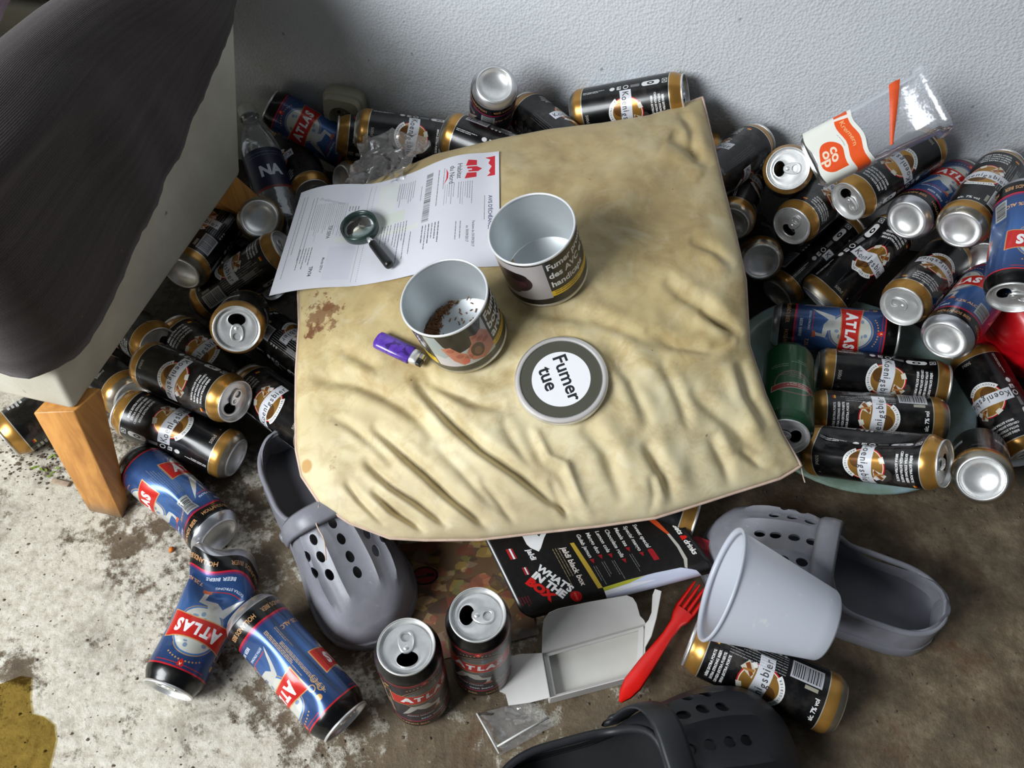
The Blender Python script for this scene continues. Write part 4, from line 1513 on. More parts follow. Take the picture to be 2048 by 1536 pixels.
def build_clog_meshes():
    # outer body, hollowed, opened over the heel and pierced over the toes
    body = obj('clog_body', loft('clog_body', [clog_section(t, 0, .0, True) for t in TS]))
    inner = obj('inner', loft('inner', [clog_section(.022 + t * .955, .0062, .0205, False) for t in TS]))
    pts = opening_line(.0058, 1.0)
    opening = obj('opening', prism('opening', pts, .030, .14))
    bm = bmesh.new()
    for t, q in VENT:
        w, h = clog_w(t), clog_h(t)
        a = math.acos(q * .9)
        y = clog_c(t) + w * math.copysign(abs(math.cos(a)) ** .62, math.cos(a))
        z = h * math.sin(a) ** .62
        nrm = Vector((.25, math.cos(a) * 1.1, math.sin(a))).normalized()
        rot = nrm.to_track_quat('Z', 'X').to_matrix()
        xa = Vector((1, 0, 0)) - nrm * nrm.x
        xa.normalize()
        ya = nrm.cross(xa)
        ctr = Vector((t * CL, y, z))
        A, B = [], []
        for k in range(14):
            u = 2 * PI * k / 14
            o = xa * (.0066 * math.cos(u)) + ya * (.0042 * math.sin(u))
            A.append(bm.verts.new(ctr + o - nrm * .016))
            B.append(bm.verts.new(ctr + o + nrm * .012))
        bm.faces.new(A[::-1])
        bm.faces.new(B)
        for k in range(14):
            bm.faces.new((A[k], A[(k + 1) % 14], B[(k + 1) % 14], B[k]))
    vents = obj('vents', bm_mesh(bm, 'vents', False))
    up = boolean(body, [inner, opening, vents])
    shade(up, True, 38)
    # footbed inside
    P = np.zeros((len(TS), 9, 3))
    for i, t in enumerate(TS):
        tt = .022 + t * .955
        for j in range(9):
            P[i, j] = (tt * CL, clog_c(tt) + max(.0005, clog_w(tt) - .0062) * (j / 4 - 1) * .995, .0212 + .006 * abs(j / 4 - 1) ** 3 + .004 * math.exp(-((tt - .62) / .1) ** 2))
    fb = grid_mesh('footbed', P)
    # sole: tread slab standing a little proud
    sec = []
    for t in TS:
        w, c = clog_w(t) + .0022, clog_c(t)
        x = t * CL + (.002 if t > .98 else -.002 if t < .02 else 0)
        sec.append([(x, c - w, .0), (x, c - w - .0005, .008), (x, c - w + .001, .0155), (x, c + w - .001, .0155), (x, c + w + .0005, .008), (x, c + w, .0)])
    sole = loft('outsole', sec)
    shade(sole, True, 35)
    # strap folded forward over the instep
    n = 28
    P = np.zeros((n, 8, 3))
    for i in range(n):
        a = -.06 * PI + 1.12 * PI * i / (n - 1)
        f = math.sin(max(0, min(PI, a)))
        t = .435 + .115 * f ** .8
        w, h = clog_w(t) + .0035, clog_h(t) + .0055
        y = clog_c(t) + w * math.copysign(abs(math.cos(a)) ** .62, math.cos(a))
        z = max(.030, .004 + h * (math.sin(a) ** .62 if math.sin(a) > 0 else 0))
        c_ = Vector((t * CL, y, z))
        out = Vector((0, math.cos(a) * .9, max(.05, math.sin(a)))).normalized()
        fw = Vector((1, 0, -.22 * f)).normalized()
        hw = .0095 + .0035 * f
        prof_ = ((-hw, 0), (-hw * .7, .0026), (0, .0034), (hw * .7, .0026), (hw, 0), (hw * .7, -.0016), (0, -.0016), (-hw * .7, -.0016))
        for j, (u, v) in enumerate(prof_):
            P[i, j] = c_ + fw * u + out * v
    strap = grid_mesh('strap', P, closed_v=True)
    riv = lathe('rivet', [(.0001, .003), (.004, .0026), (.0062, .001), (.0066, -.001), (.0001, -.001)], 20)
    # rolled rim round the opening
    rim = []
    for x, y in opening_line(.0030, 1.012):
        t = min(.999, max(.001, x / CL))
        q = min(.999, abs(y - clog_c(t)) / max(.001, clog_w(t)))
        z = clog_h(t) * max(.05, 1 - q ** (1 / .31)) ** .31
        rim.append((x, y, max(.050, min(z, clog_h(t)) - .0015)))
    NR = len(rim)
    for _ in range(2):
        rim = [tuple((rim[k - 1][d] + 2 * rim[k][d] + rim[(k + 1) % NR][d]) / 4 for d in range(3)) for k in range(NR)]
    rimm = tube_mesh('opening_rim', rim, .0034, 8, closed=True)
    return dict(upper=up, footbed=fb, outsole=sole, strap=strap, rivet=riv, opening_rim=rimm)
CM = build_clog_meshes()
def clog(heel, toe, label, m, mi, scale=1.0, roll=0, mirror=False, group='grey foam clogs'):
    heel, toe = Vector(heel), Vector(toe)
    d = (toe - heel).normalized()
    up = Vector((0, 0, 1))
    up = (up - d * up.dot(d)).normalized()
    Mx = frame(heel, up, d) @ Matrix.Rotation(roll, 4, 'X')
    s = (toe - heel).length / CL
    Mx = Mx @ Matrix.Diagonal((s, (-scale if mirror else scale), scale, 1))
    root = thing('clog', label, 'clog', Mx, group)
    for nm in ('upper', 'footbed', 'outsole', 'strap', 'opening_rim'):
        me = CM[nm].copy()
        obj(nm, me, mi if nm == 'footbed' else m, root)
    for s_ in (-1, 1):
        t = .445
        r = obj('rivet', CM['rivet'].copy(), m, root)
        r.matrix_local = Matrix.Translation((t * CL, clog_c(t) + s_ * (clog_w(t) + .005), .034)) @ Matrix.Rotation(-s_ * PI / 2, 4, 'X')
    return root
clog((-.302, .592, .004), (-.150, .338, .001), 'grey foam clog with vent holes, its heel beneath the cushion\'s lower left corner', M['foam_grey'], M['foam_greyin'], 1.08)
clog((.488, .352, .001), (.236, .455, .001), 'grey foam clog with open heel to the right, behind the white plastic cup', M['foam_grey'], M['foam_greyin'], 1.08, mirror=True)
clog((-.018, .146, .001), (.296, .216, .001), 'large black foam clog cut by the bottom of the picture', M['foam_black'], M['foam_blackin'], 1.28, group=None)

# ------------------------------------------------------------------ the cushion
SEAM = [(1405, 195, .255), (1420, 262, .25), (1445, 370, .24), (1470, 470, .225), (1490, 560, .21), (1497, 690, .185), (1530, 790, .155), (1565, 870, .125), (1602, 932, .102)], \
       [(1602, 932, .102), (1560, 957, .097), (1470, 985, .093), (1390, 1011, .09), (1310, 1036, .088), (1200, 1052, .086), (1100, 1063, .086), (960, 1079, .086), (850, 1080, .088), (780, 1076, .092)], \
       [(780, 1076, .092), (700, 1046, .102), (640, 1006, .112), (604, 952, .12), (593, 900, .125), (592, 830, .132), (593, 740, .145), (599, 650, .158), (597, 590, .168), (604, 500, .185), (612, 425, .2)], \
       [(612, 425, .2), (700, 383, .21), (800, 342, .217), (870, 312, .222), (930, 298, .227), (1000, 281, .232), (1100, 262, .237), (1200, 250, .242), (1300, 233, .247), (1370, 208, .252), (1405, 195, .255)]
def resample(pl, n):
    p = np.array([at_z(*q) for q in pl])
    s = np.r_[0, np.cumsum(np.linalg.norm(np.diff(p, axis=0), axis=1))]
    t = np.linspace(0, s[-1], n)
    return np.stack([np.interp(t, s, p[:, k]) for k in range(3)], -1)
N = 190
right, front, left, back = (resample(s, N) for s in SEAM)
# patch: u along the front (left->right), v from front to back
bot, top_, lef, rig = front[::-1], back, left, right[::-1]
U = np.linspace(0, 1, N)[:, None, None]
V = np.linspace(0, 1, N)[None, :, None]
def coons(b, t, l, r):
    b_, t_ = b[:, None, :], t[:, None, :]
    l_, r_ = l[None, :, :], r[None, :, :]
    bil = (1 - U) * (1 - V) * b[0] + U * (1 - V) * b[-1] + (1 - U) * V * t[0] + U * V * t[-1]
    return (1 - V) * b_ + V * t_ + (1 - U) * l_ + U * r_ - bil
G = coons(bot, top_, lef, rig)
FOLDS = [  # polyline in the photograph, half width, depth (cushion surface only: where the cloth is creased)
    ([(828, 745), (845, 778), (898, 837), (962, 895), (1036, 945), (1109, 1004), (1138, 1024), (1179, 1048)], 11, .0085, 1),
    ([(846, 735), (863, 766), (904, 784), (956, 806), (1010, 812)], 11, .005, 1),
    ([(742, 850), (757, 863), (804, 904), (851, 945), (898, 989), (945, 1027), (986, 1066)], 10, .0075, 1),
    ([(730, 915), (743, 933), (781, 969), (828, 998), (874, 1033), (898, 1056)], 9, .006, 1),
    ([(745, 975), (757, 989), (786, 1018), (828, 1045), (851, 1068)], 8, .0055, 1),
    ([(1000, 835), (1033, 892), (1056, 927), (1090, 960)], 9, .0025, -1),
    ([(1060, 855), (1074, 869), (1097, 916), (1132, 930), (1156, 992), (1185, 1045)], 9, -.004, 1),
    ([(1165, 850), (1195, 880), (1214, 901), (1228, 945), (1250, 1010)], 16, .0075, -1),
    ([(620, 750), (640, 757), (713, 766), (763, 787), (800, 808), (828, 828), (850, 850), (870, 880)], 12, .005, 1),
    ([(1005, 600), (1040, 618), (1088, 626), (1189, 636), (1316, 690), (1350, 700)], 12, .005, -1),
    ([(1330, 560), (1365, 590), (1412, 616), (1473, 667)], 12, .006, -1),
    ([(1380, 780), (1400, 800), (1468, 855), (1544, 926)], 13, .005, -1),
    ([(1290, 880), (1330, 950), (1350, 1010)], 13, .006, 1),
    ([(1420, 870), (1450, 930), (1462, 975)], 10, .005, -1),
    ([(1480, 720), (1500, 790), (1540, 850)], 11, .006, 1),
    ([(1340, 270), (1390, 300), (1425, 330)], 14, .006, 1),
    ([(1150, 640), (1230, 690), (1290, 770), (1330, 800)], 16, .004, -1),
    ([(680, 700), (720, 715), (760, 740)], 10, .003, 1),
    ([(660, 830), (700, 850), (750, 890), (790, 930)], 8, .003, 1),
    ([(870, 890), (920, 940), (960, 985), (1010, 1035)], 8, .0032, -1),
    ([(960, 960), (1000, 1005), (1030, 1050)], 7, .003, 1),
    ([(690, 960), (720, 1000), (770, 1050)], 7, .0035, 1),
    ([(1100, 960), (1120, 1000), (1140, 1050)], 7, .003, 1),
    ([(1290, 660), (1350, 690), (1420, 700), (1470, 680)], 10, .004, 1),
    ([(1380, 480), (1430, 500), (1470, 530)], 9, .004, 1),
    ([(1400, 620), (1440, 645), (1485, 668)], 9, .005, 1),
    ([(1320, 720), (1360, 800), (1380, 860)], 10, .0035, -1),
    ([(1480, 900), (1520, 930), (1560, 945)], 8, .004, 1),
    ([(1360, 220), (1385, 260), (1395, 330)], 10, .006, -1),
    ([(1300, 1030), (1310, 990), (1300, 950)], 8, .004, 1),
    ([(1210, 700), (1260, 760), (1300, 850)], 11, .003, 1),
]
from mathutils import noise as mnoise
def fold_disp(px, py):
    out = np.zeros_like(px)
    for pl, w, dep, side in FOLDS:
        pl = np.array(pl, float)
        best = np.full(px.shape, 1e9)
        sd = np.zeros_like(px)
        tt = np.zeros_like(px)
        seg = np.linalg.norm(np.diff(pl, axis=0), axis=1)
        tot, acc = seg.sum(), 0
        for k in range(len(pl) - 1):
            a, b = pl[k], pl[k + 1]
            d = b - a
            t = np.clip(((px - a[0]) * d[0] + (py - a[1]) * d[1]) / (d @ d), 0, 1)
            ex, ey = px - a[0] - t * d[0], py - a[1] - t * d[1]
            dist = np.hypot(ex, ey)
            sg = np.sign(d[0] * ey - d[1] * ex)
            m = dist < best
            best[m] = dist[m]
            sd[m] = (sg * dist)[m]
            tt[m] = ((acc + t * seg[k]) / tot)[m]
            acc += seg[k]
        env = np.clip(np.sin(np.clip(tt, .0, 1) * PI), 0, 1) ** .45
        prof_ = -np.exp(-(best / w) ** 2) + .55 * np.exp(-((sd * side - 2.0 * w) / (1.3 * w)) ** 2) + .25 * np.exp(-((sd * side + 2.2 * w) / (1.5 * w)) ** 2)
        out += (1.4 if side > 0 else 1.05) * dep * prof_ * env
    return out
def arr_proj(P):
    Q = P - np.array(CAM)
    w = Q[..., 1] * CP - Q[..., 2] * SP
    return 1024 + FPX * Q[..., 0] / w, 768 - FPX * (Q[..., 1] * SP + Q[..., 2] * CP) / w
u1, v1 = np.linspace(0, 1, N)[:, None], np.linspace(0, 1, N)[None, :]
edge = np.clip(np.minimum(np.minimum(u1, 1 - u1), np.minimum(v1, 1 - v1)) * 12, 0, 1)
puff = (4 * u1 * (1 - u1)) ** .42 * (4 * v1 * (1 - v1)) ** .42
nrm = np.cross(G[-1, 0] - G[0, 0], G[0, -1] - G[0, 0])
nrm /= np.linalg.norm(nrm)
lump = np.zeros((N, N))
for i in range(N):
    for j in range(N):
        q = Vector(G[i, j])
        lump[i, j] = 0.006 * mnoise.noise(q * 9) + .0026 * mnoise.noise(q * 24 + Vector((3, 1, 7))) + .0011 * mnoise.noise(q * 55) + .0045 * abs(mnoise.noise(Vector((q.x * 16 + q.y * 9, q.y * 16 - q.x * 9, 4)))) * (1 - .7 * puff[i, j])
GX, GY = arr_proj(G)
# hem gathers along the seam
gath = .0035 * np.sin(np.linspace(0, 90, N))[:, None] * np.exp(-v1 * 16) + .0025 * np.sin(np.linspace(0, 70, N))[None, :] * np.exp(-(1 - u1) * 14)
H = .040 * puff + .010 * np.exp(-((u1 - .55) / .3) ** 2 - ((v1 - .45) / .3) ** 2)
T = G + nrm * (H + (lump + gath) * (.3 + .7 * edge) * np.minimum(1, edge + .15))[..., None]
TX, TY = arr_proj(T)
T = T + nrm * (fold_disp(TX, TY) * np.minimum(1, edge * 1.2 + .1))[..., None]
Bm = G - nrm * (.018 * puff)[..., None]
def cushion_mat():
    m, nt, p = mat('yellowed_cotton')
    v = pos(nt)
    n1 = noise(nt, v, 7, 6, .6, .8)
    n2 = noise(nt, v, 28, 6, .65, .4)
    n3 = noise(nt, v, 3.2, 3, .5)
    sep = node(nt, 'ShaderNodeSeparateXYZ')
    nt.links.new(v, sep.inputs[0])
    c = ramp(nt, n1, [(.28, srgb(.72, .61, .39)), (.5, srgb(.83, .75, .54)), (.72, srgb(.93, .88, .71))])
    t2 = ramp(nt, n2, [(.47, (0, 0, 0)), (.66, (1, 1, 1))])
    c = mixc(nt, math_n(nt, 'MULTIPLY', t2, .5), c, srgb(.63, .51, .30))
    wh = ramp(nt, noise(nt, v, 17, 6, .7, 1.2), [(.54, (0, 0, 0)), (.70, (1, 1, 1))])
    c = mixc(nt, math_n(nt, 'MULTIPLY', wh, .42), c, srgb(.92, .89, .78))
    # browner towards the wall, paler at the front hem
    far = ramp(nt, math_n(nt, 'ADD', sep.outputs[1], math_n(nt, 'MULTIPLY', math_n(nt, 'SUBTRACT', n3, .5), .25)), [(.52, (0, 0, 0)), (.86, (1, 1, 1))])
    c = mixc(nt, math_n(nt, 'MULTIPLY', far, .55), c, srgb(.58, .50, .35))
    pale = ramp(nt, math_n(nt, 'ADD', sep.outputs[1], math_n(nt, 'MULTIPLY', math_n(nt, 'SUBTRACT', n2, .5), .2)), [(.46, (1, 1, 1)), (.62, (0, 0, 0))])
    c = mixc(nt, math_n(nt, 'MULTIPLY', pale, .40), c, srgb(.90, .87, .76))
    # separate stains: rusty splashes and one orange ring
    def spot(px, py, r, col, k, fuzz):
        nonlocal c
        q = at_z(px, py, .18) if py < 720 else at_z(px, py, .135)
        d = node(nt, 'ShaderNodeVectorMath', operation='DISTANCE')
        nt.links.new(v, d.inputs[0])
        d.inputs[1].default_value = q
        dd = math_n(nt, 'ADD', math_n(nt, 'DIVIDE', d.outputs['Value'], r), math_n(nt, 'MULTIPLY', math_n(nt, 'SUBTRACT', noise(nt, v, 70, 5, .7), .5), fuzz))
        f = ramp(nt, dd, [(.75, (k, k, k)), (1.0, (0, 0, 0))])
        c = mixc(nt, f, c, col)
    spot(640, 632, .024, srgb(.44, .26, .13), .75, 4.6)
    spot(625, 655, .012, srgb(.42, .22, .10), .7, 4.2)
    spot(610, 932, .0095, srgb(.76, .58, .32), .9, .3)
    spot(672, 930, .010, srgb(.62, .42, .28), .7, 2.2)
    spot(655, 615, .012, srgb(.45, .26, .13), .7, 3.4)
    fl_ = ramp(nt, noise(nt, v, 95, 2), [(.755, (0, 0, 0)), (.78, (1, 1, 1))])
    c = mixc(nt, math_n(nt, 'MULTIPLY', fl_, .55), c, srgb(.35, .24, .14))
    nt.links.new(c, p.inputs['Base Color'])
    p.inputs['Roughness'].default_value = .62
    p.inputs['Sheen Weight'].default_value = .08
    nt.links.new(bump(nt, noise(nt, v, 800, 2), .12, .0006), p.inputs['Normal'])
    return m
bm = bmesh.new()
tv = [[bm.verts.new(T[i, j]) for j in range(N)] for i in range(N)]
bv = [[None] * N for _ in range(N)]
st_ = 3
for i in range(N):
    for j in range(N):
        bv[i][j] = tv[i][j] if i in (0, N - 1) or j in (0, N - 1) else bm.verts.new(Bm[i, j])
for i in range(N - 1):
    for j in range(N - 1):
        bm.faces.new((tv[i][j], tv[i + 1][j], tv[i + 1][j + 1], tv[i][j + 1]))
        q = (bv[i][j], bv[i][j + 1], bv[i + 1][j + 1], bv[i + 1][j])
        bm.faces.new(q)
cme = bm_mesh(bm, 'cushion')
cush = obj('cushion', cme, cushion_mat())
tag(cush, 'large yellowed stained cushion lying across the heap of cans', 'cushion')
loop = [tuple(T[i, 0]) for i in range(N)] + [tuple(T[-1, j]) for j in range(1, N)] + [tuple(T[i, -1]) for i in range(N - 2, -1, -1)] + [tuple(T[0, j]) for j in range(N - 2, 0, -1)]
M['seam'] = plain('seam_thread', srgb(.80, .70, .63), .7, 0, .15, 90, .1)
obj('seam', tube_mesh('seam', loop, .0021, 6, closed=True), M['seam'], cush)['label'] = 'pinkish stitched seam'
# two loose threads
def hang(pts, r, n=20):
    pts = [Vector(p) for p in pts]
    out = []
    for k in range(len(pts) - 1):
        for q in range(n // (len(pts) - 1)):
            t = q / (n // (len(pts) - 1))
            p0, p1, p2, p3 = pts[max(0, k - 1)], pts[k], pts[k + 1], pts[min(len(pts) - 1, k + 2)]
            out.append(.5 * ((2 * p1) + (p2 - p0) * t + (2 * p0 - 5 * p1 + 4 * p2 - p3) * t * t + (3 * p1 - p0 - 3 * p2 + p3) * t ** 3))
    out.append(pts[-1])
    return out
obj('loose_thread', tube_mesh('loose_thread', hang([at_z(638, 1010, .114), at_z(632, 1045, .108), at_z(648, 1080, .106), at_z(652, 1120, .103)], .0009), .0008, 5), M['seam'], cush)
obj('loose_thread', tube_mesh('loose_thread', hang([at_z(1602, 932, .102), at_z(1606, 952, .09), at_z(1610, 965, .085)], .0009), .0008, 5), M['seam'], cush)
TREE = BVHTree.FromPolygons([Vector(p) for p in T.reshape(-1, 3)], [(i * N + j, (i + 1) * N + j, (i + 1) * N + j + 1, i * N + j + 1) for i in range(N - 1) for j in range(N - 1)])
def on_cushion(px, py):
    d = ray(px, py).normalized()
    h = TREE.ray_cast(CAM, d)
    return (h[0], h[1] if h[1].z > 0 else -h[1]) if h[0] else (None, None)
def above(p):
    """height of the cushion under p, or None"""
    h = TREE.ray_cast(Vector((p[0], p[1], 1)), Vector((0, 0, -1)))
    return h[0].z if h[0] else None

# ------------------------------------------------------------------ letter on the cushion
corn = {}
for k, (px, py, z) in {'TL': (998, 305, .245), 'BL': (605, 395, .222), 'TR': (1000, 535, .0), 'BR': (536, 586, .19)}.items():
    h, _ = on_cushion(px, py)
    corn[k] = (h + Vector((0, 0, .004))) if (h is not None and k in ('TL', 'TR')) else at_z(px, py, z)
NU, NV2 = 36, 50
P = np.zeros((NU, NV2, 3))
for i in range(NU):
    for j in range(NV2):
        s, t = i / (NU - 1), j / (NV2 - 1)       # s across the page, t up the page
        b = corn['BL'].lerp(corn['BR'], s)
        a = corn['TL'].lerp(corn['TR'], s)
        p = b.lerp(a, t)
        fold = abs((t * 3) % 1 - .5) * 2
        p = p + Vector((0, 0, .008 * math.sin(t * 9.4 + .6) * (1 - .3 * s) - .004 * math.exp(-((t - .36) / .02) ** 2) - .012 * math.exp(-(t / .25) ** 2) * (s - .3)))
        h = above(p)
        if h is not None:
            p.z = max(p.z, h + .0022)
        P[i, j] = p
for _ in range(4):                               # paper is stiff: relax it, then lift it clear again
    Q = P.copy()
    Q[1:-1, 1:-1, 2] = (P[:-2, 1:-1, 2] + P[2:, 1:-1, 2] + P[1:-1, :-2, 2] + P[1:-1, 2:, 2]) / 4
    Q[0, 1:-1, 2] = (P[0, :-2, 2] + P[0, 2:, 2]) / 2
    Q[-1, 1:-1, 2] = (P[-1, :-2, 2] + P[-1, 2:, 2]) / 2
    for i in range(NU):
        for j in range(NV2):
            h = above(Q[i, j])
            if h is not None:
                Q[i, j, 2] = max(Q[i, j, 2], h + .0016)
    P = Q
M['letter'] = printed('letter_print', letter_print(), .62, 0, .04, spec=.3, metal_from_alpha=False)
le = obj('letter', grid_mesh('letter', P, uv=lambda i, j: (i / (NU - 1), j / (NV2 - 1))), M['letter'])
tag(le, 'white printed payment letter with red house logo lying on the cushion', 'letter')
LTREE = BVHTree.FromPolygons([Vector(p) for p in P.reshape(-1, 3)], [(i * NV2 + j, (i + 1) * NV2 + j, (i + 1) * NV2 + j + 1, i * NV2 + j + 1) for i in range(NU - 1) for j in range(NV2 - 1)])
def on_letter(px, py):
    h = LTREE.ray_cast(CAM, ray(px, py).normalized())
    return h[0], (h[1] if h[1].z > 0 else -h[1])

# ------------------------------------------------------------------ magnifying glass
c0, n0 = on_letter(722, 462)
ce, _ = on_letter(773, 528)
zax = (n0 + Vector((-.10, .05, 0))).normalized()
hx = (ce - c0)
Mx = frame(c0 + n0 * .0075, zax, hx)
mg = thing('magnifying_glass', 'small magnifying glass with green rim and black handle on the letter', 'magnifying glass', Mx)
M['lensrim'] = plain('green_black_rim', srgb(.20, .27, .25), .3, .3, .2, 80, .03, coat=.3)
M['blackplastic'] = plain('black_plastic', srgb(.085, .085, .09), .35, 0, .15, 60, .04)
r_ = .0225
obj('lens_rim', lathe('lens_rim', [(r_, -.0055), (r_ + .0018, -.0055), (r_ + .0022, .0), (r_ + .0018, .0055), (r_, .0055), (r_ - .0006, .0)], 56, closed=True), M['lensrim'], mg)
gm, gnt, gp = mat('lens_glass')
gp.inputs['Base Color'].default_value = (.78, .93, .87, 1)
gp.inputs['Transmission Weight'].default_value = 1
gp.inputs['Roughness'].default_value = .02
gp.inputs['IOR'].default_value = 1.45
gn = noise(gnt, pos(gnt), 90, 2)
gnt.links.new(math_n(gnt, 'MULTIPLY', gn, .06), gp.inputs['Roughness'])
lens = lathe('lens', [(.0001, .0030), (.009, .0027), (.016, .0019), (.0219, .0007), (.0219, -.0007), (.016, -.0019), (.009, -.0027), (.0001, -.0030)], 48)
obj('lens', lens, gm, mg)
fr_ = tube_mesh('ferrule', [(r_ + .001, 0, 0), (r_ + .005, 0, 0), (r_ + .012, 0, 0)], [.0024, .0034, .0036], 14)
obj('ferrule', fr_, M['alu'], mg)
hl = max(.05, hx.length - r_ - .011)
hd = tube_mesh('handle', [(r_ + .011 + hl * q, 0, -.0005 * q) for q in (0, .04, .12, .5, .9, .97, 1)], [.0036, .0050, .0056, .0060, .0062, .0056, .0035], 16)
obj('handle', hd, M['blackplastic'], mg)

# ------------------------------------------------------------------ tobacco tins and lid
TD, TH_ = .099, .086
def tin(base_px, rim_px, kind, facing, label):
    base, _ = on_cushion(*base_px)
    rimc = reach(base, rim_px[0], rim_px[1], TH_, far=False)
    ax = (rimc - base).normalized()
    base = base + Vector((0, 0, .001))
    Mx = frame(base, ax, CAM - base) @ Matrix.Rotation(-facing / (PI * TD * 1000) * 2 * PI, 4, 'Z')
    root = thing('tobacco_tin', label, 'tin', Mx, 'open tobacco tins')
    R = TD / 2
    obj('wall', lathe('wall', [(R, .004), (R, .0055)] + [(R, .0055 + .078 * q / 6) for q in range(1, 7)] + [(R, .0842)], 72, uvh=.092), M['tin%d' % kind], root)
    obj('rim', lathe('rim', [(R - .0012, .0830), (R + .0006, .0830), (R + .0012, .0846), (R + .0004, .0860), (R - .0008, .0862), (R - .0014, .0850)], 72, closed=True), M['alu_bright'], root)
    obj('lining', lathe('lining', [(R - .0009, .0842), (R - .0009, .0060), (R - .0016, .0048), (.0002, .0046)], 72, angle=60), M['tinwhite'], root)
    obj('base', lathe('base', [(.0002, .0016), (R - .004, .0016), (R - .002, .0), (R + .0008, .0), (R + .0012, .0022), (R, .0044)], 72), M['alu_dull'], root)
    return root, ax, base
M['tin1'] = printed('tin_print_hands', tin_print(1), .32, .2, .06, metal_from_alpha=False)
M['tin2'] = printed('tin_print_mouth', tin_print(2), .3, .2, .06, metal_from_alpha=False)
M['alu_bright'] = plain('bright_rim', (.86, .87, .88), .35, .35, .05, 60, .02)
t1, ax1, b1 = tin((932, 672), (887, 594), 1, 104, 'open tobacco tin with picture of hands, holding brown crumbs')
t2, ax2, b2 = tin((1094, 545), (1062, 457), 2, 131, 'empty open tobacco tin with yellow warning stripe, behind the other tin')
# left-over tobacco in the first tin: a drift against the wall and loose shreds
M['tobacco'] = plain('tobacco', srgb(.46, .30, .17), .8, 0, .45, 220, .5)
bm = bmesh.new()
Rt = TD / 2 - .0022
m1 = t1.matrix_world
ld = m1.to_3x3().inverted() @ (camx * -.8 + camu * .0)
a0 = math.atan2(ld.y, ld.x) + .25
def shred(x, y, z, l, a):
    d = Vector((math.cos(a), math.sin(a), rnd.uniform(-.2, .2))) * l
    s = Vector((-d.y, d.x, 0)).normalized() * .0006
    p = Vector((x, y, z))
    q = [p - d - s, p - d + s, p + d + s, p + d - s]
    u = Vector((0, 0, .0007))
    vs = [bm.verts.new(k) for k in q] + [bm.verts.new(k + u) for k in q]
    for f in ((0, 1, 2, 3), (7, 6, 5, 4), (0, 4, 5, 1), (1, 5, 6, 2), (2, 6, 7, 3), (3, 7, 4, 0)):
        bm.faces.new([vs[k] for k in f])
for _ in range(1500):
    a = a0 + rnd.gauss(0, .55)
    k = abs(rnd.gauss(0, .13)) * max(0, math.cos((a - a0) * .9))
    r = Rt * (1 - k) - .002
    z = .0058 + max(0, .007 * (1 - k * 2.2)) * rnd.random()
    shred(r * math.cos(a), r * math.sin(a), z, rnd.uniform(.0015, .004), rnd.uniform(0, 6.3))
for _ in range(34):
    a, r = rnd.uniform(0, 6.3), Rt * math.sqrt(rnd.random()) * .95
    shred(r * math.cos(a), r * math.sin(a), .0055, rnd.uniform(.001, .003), rnd.uniform(0, 6.3))
me = bm_mesh(bm, 'tobacco_crumbs', False)
tb = obj('tobacco_crumbs', me, M['tobacco'])
tb.matrix_world = m1
tag(tb, 'brown tobacco crumbs in the bottom of the nearer tin', 'tobacco', kind='stuff')
lc, ln = on_cushion(1122, 764)
lx = (camx * .34 - camu * .94)                  # the print reads this way in the photograph
Mx = frame(lc + Vector((0, 0, .004)), (ln + Vector((-.05, -.10, 2.0))).normalized() if False else ln.lerp(Vector((-.12, -.24, .96)), .75), lx)
Mx = Mx @ Matrix.Scale(.93, 4)
lid = thing('tin_lid', 'round tin lid with white warning sticker lying on the cushion', 'lid', Mx)
M['lidprint'] = printed('lid_print', lid_print(), .4, .1, .03, metal_from_alpha=False)
M['lidring'] = film('milky_plastic_ring', (.95, .93, .92, 1), .0, .4, .62, (.74, .70, .68, 1))
R = .056
n = 64
bm = bmesh.new()
uvl = bm.loops.layers.uv.new('UVMap')
cv = bm.verts.new((0, 0, .0034))
ring = [bm.verts.new((.0515 * math.cos(2 * PI * k / n), .0515 * math.sin(2 * PI * k / n), .0034)) for k in range(n)]
low = [bm.verts.new((v.co.x, v.co.y, .0004)) for v in ring]
for k in range(n):
    bm.faces.new((cv, ring[k], ring[(k + 1) % n]))
    bm.faces.new((ring[k], low[k], low[(k + 1) % n], ring[(k + 1) % n]))
for f in bm.faces:
    for l in f.loops:
        l[uvl].uv = (.5 + l.vert.co.x / .112, .5 + l.vert.co.y / .112)
lm = bm_mesh(bm, 'disc', False)
obj('disc', lm, M['lidprint'], lid)
obj('ring', lathe('ring', [(.0500, .0036), (.0512, .0052), (.0535, .0056), (.0560, .0050), (.0574, .0030), (.0576, -.0050), (.0562, -.0052), (.0558, .0018), (.0518, .0026)], 64, closed=True), M['lidring'], lid)['label'] = 'milky translucent plastic ring'

# ------------------------------------------------------------------ lighter
pa, na = on_cushion(757, 684)
pb, nb = on_cushion(853, 731)
up = (na + nb).normalized()
Mx = frame(pa + up * .0072, up, pb - pa)
L_ = (pb - pa).length
li = thing('lighter', 'purple disposable lighter lying on the cushion beside the tin', 'lighter', Mx)
def oval_tube(name, rows, n=24):
    P = np.zeros((len(rows), n, 3))
    for i, (x, ry, rz, z) in enumerate(rows):
        for k in range(n):
            a = 2 * PI * k / n
            P[i, k] = (x, ry * math.copysign(abs(math.cos(a)) ** .7, math.cos(a)), z + rz * math.copysign(abs(math.sin(a)) ** .7, math.sin(a)))
    P = np.concatenate([P[:1].mean(1, keepdims=True).repeat(n, 1), P, P[-1:].mean(1, keepdims=True).repeat(n, 1)])
    me = grid_mesh(name, P, closed_v=True)
    me.set_sharp_from_angle(angle=math.radians(45))
    return me
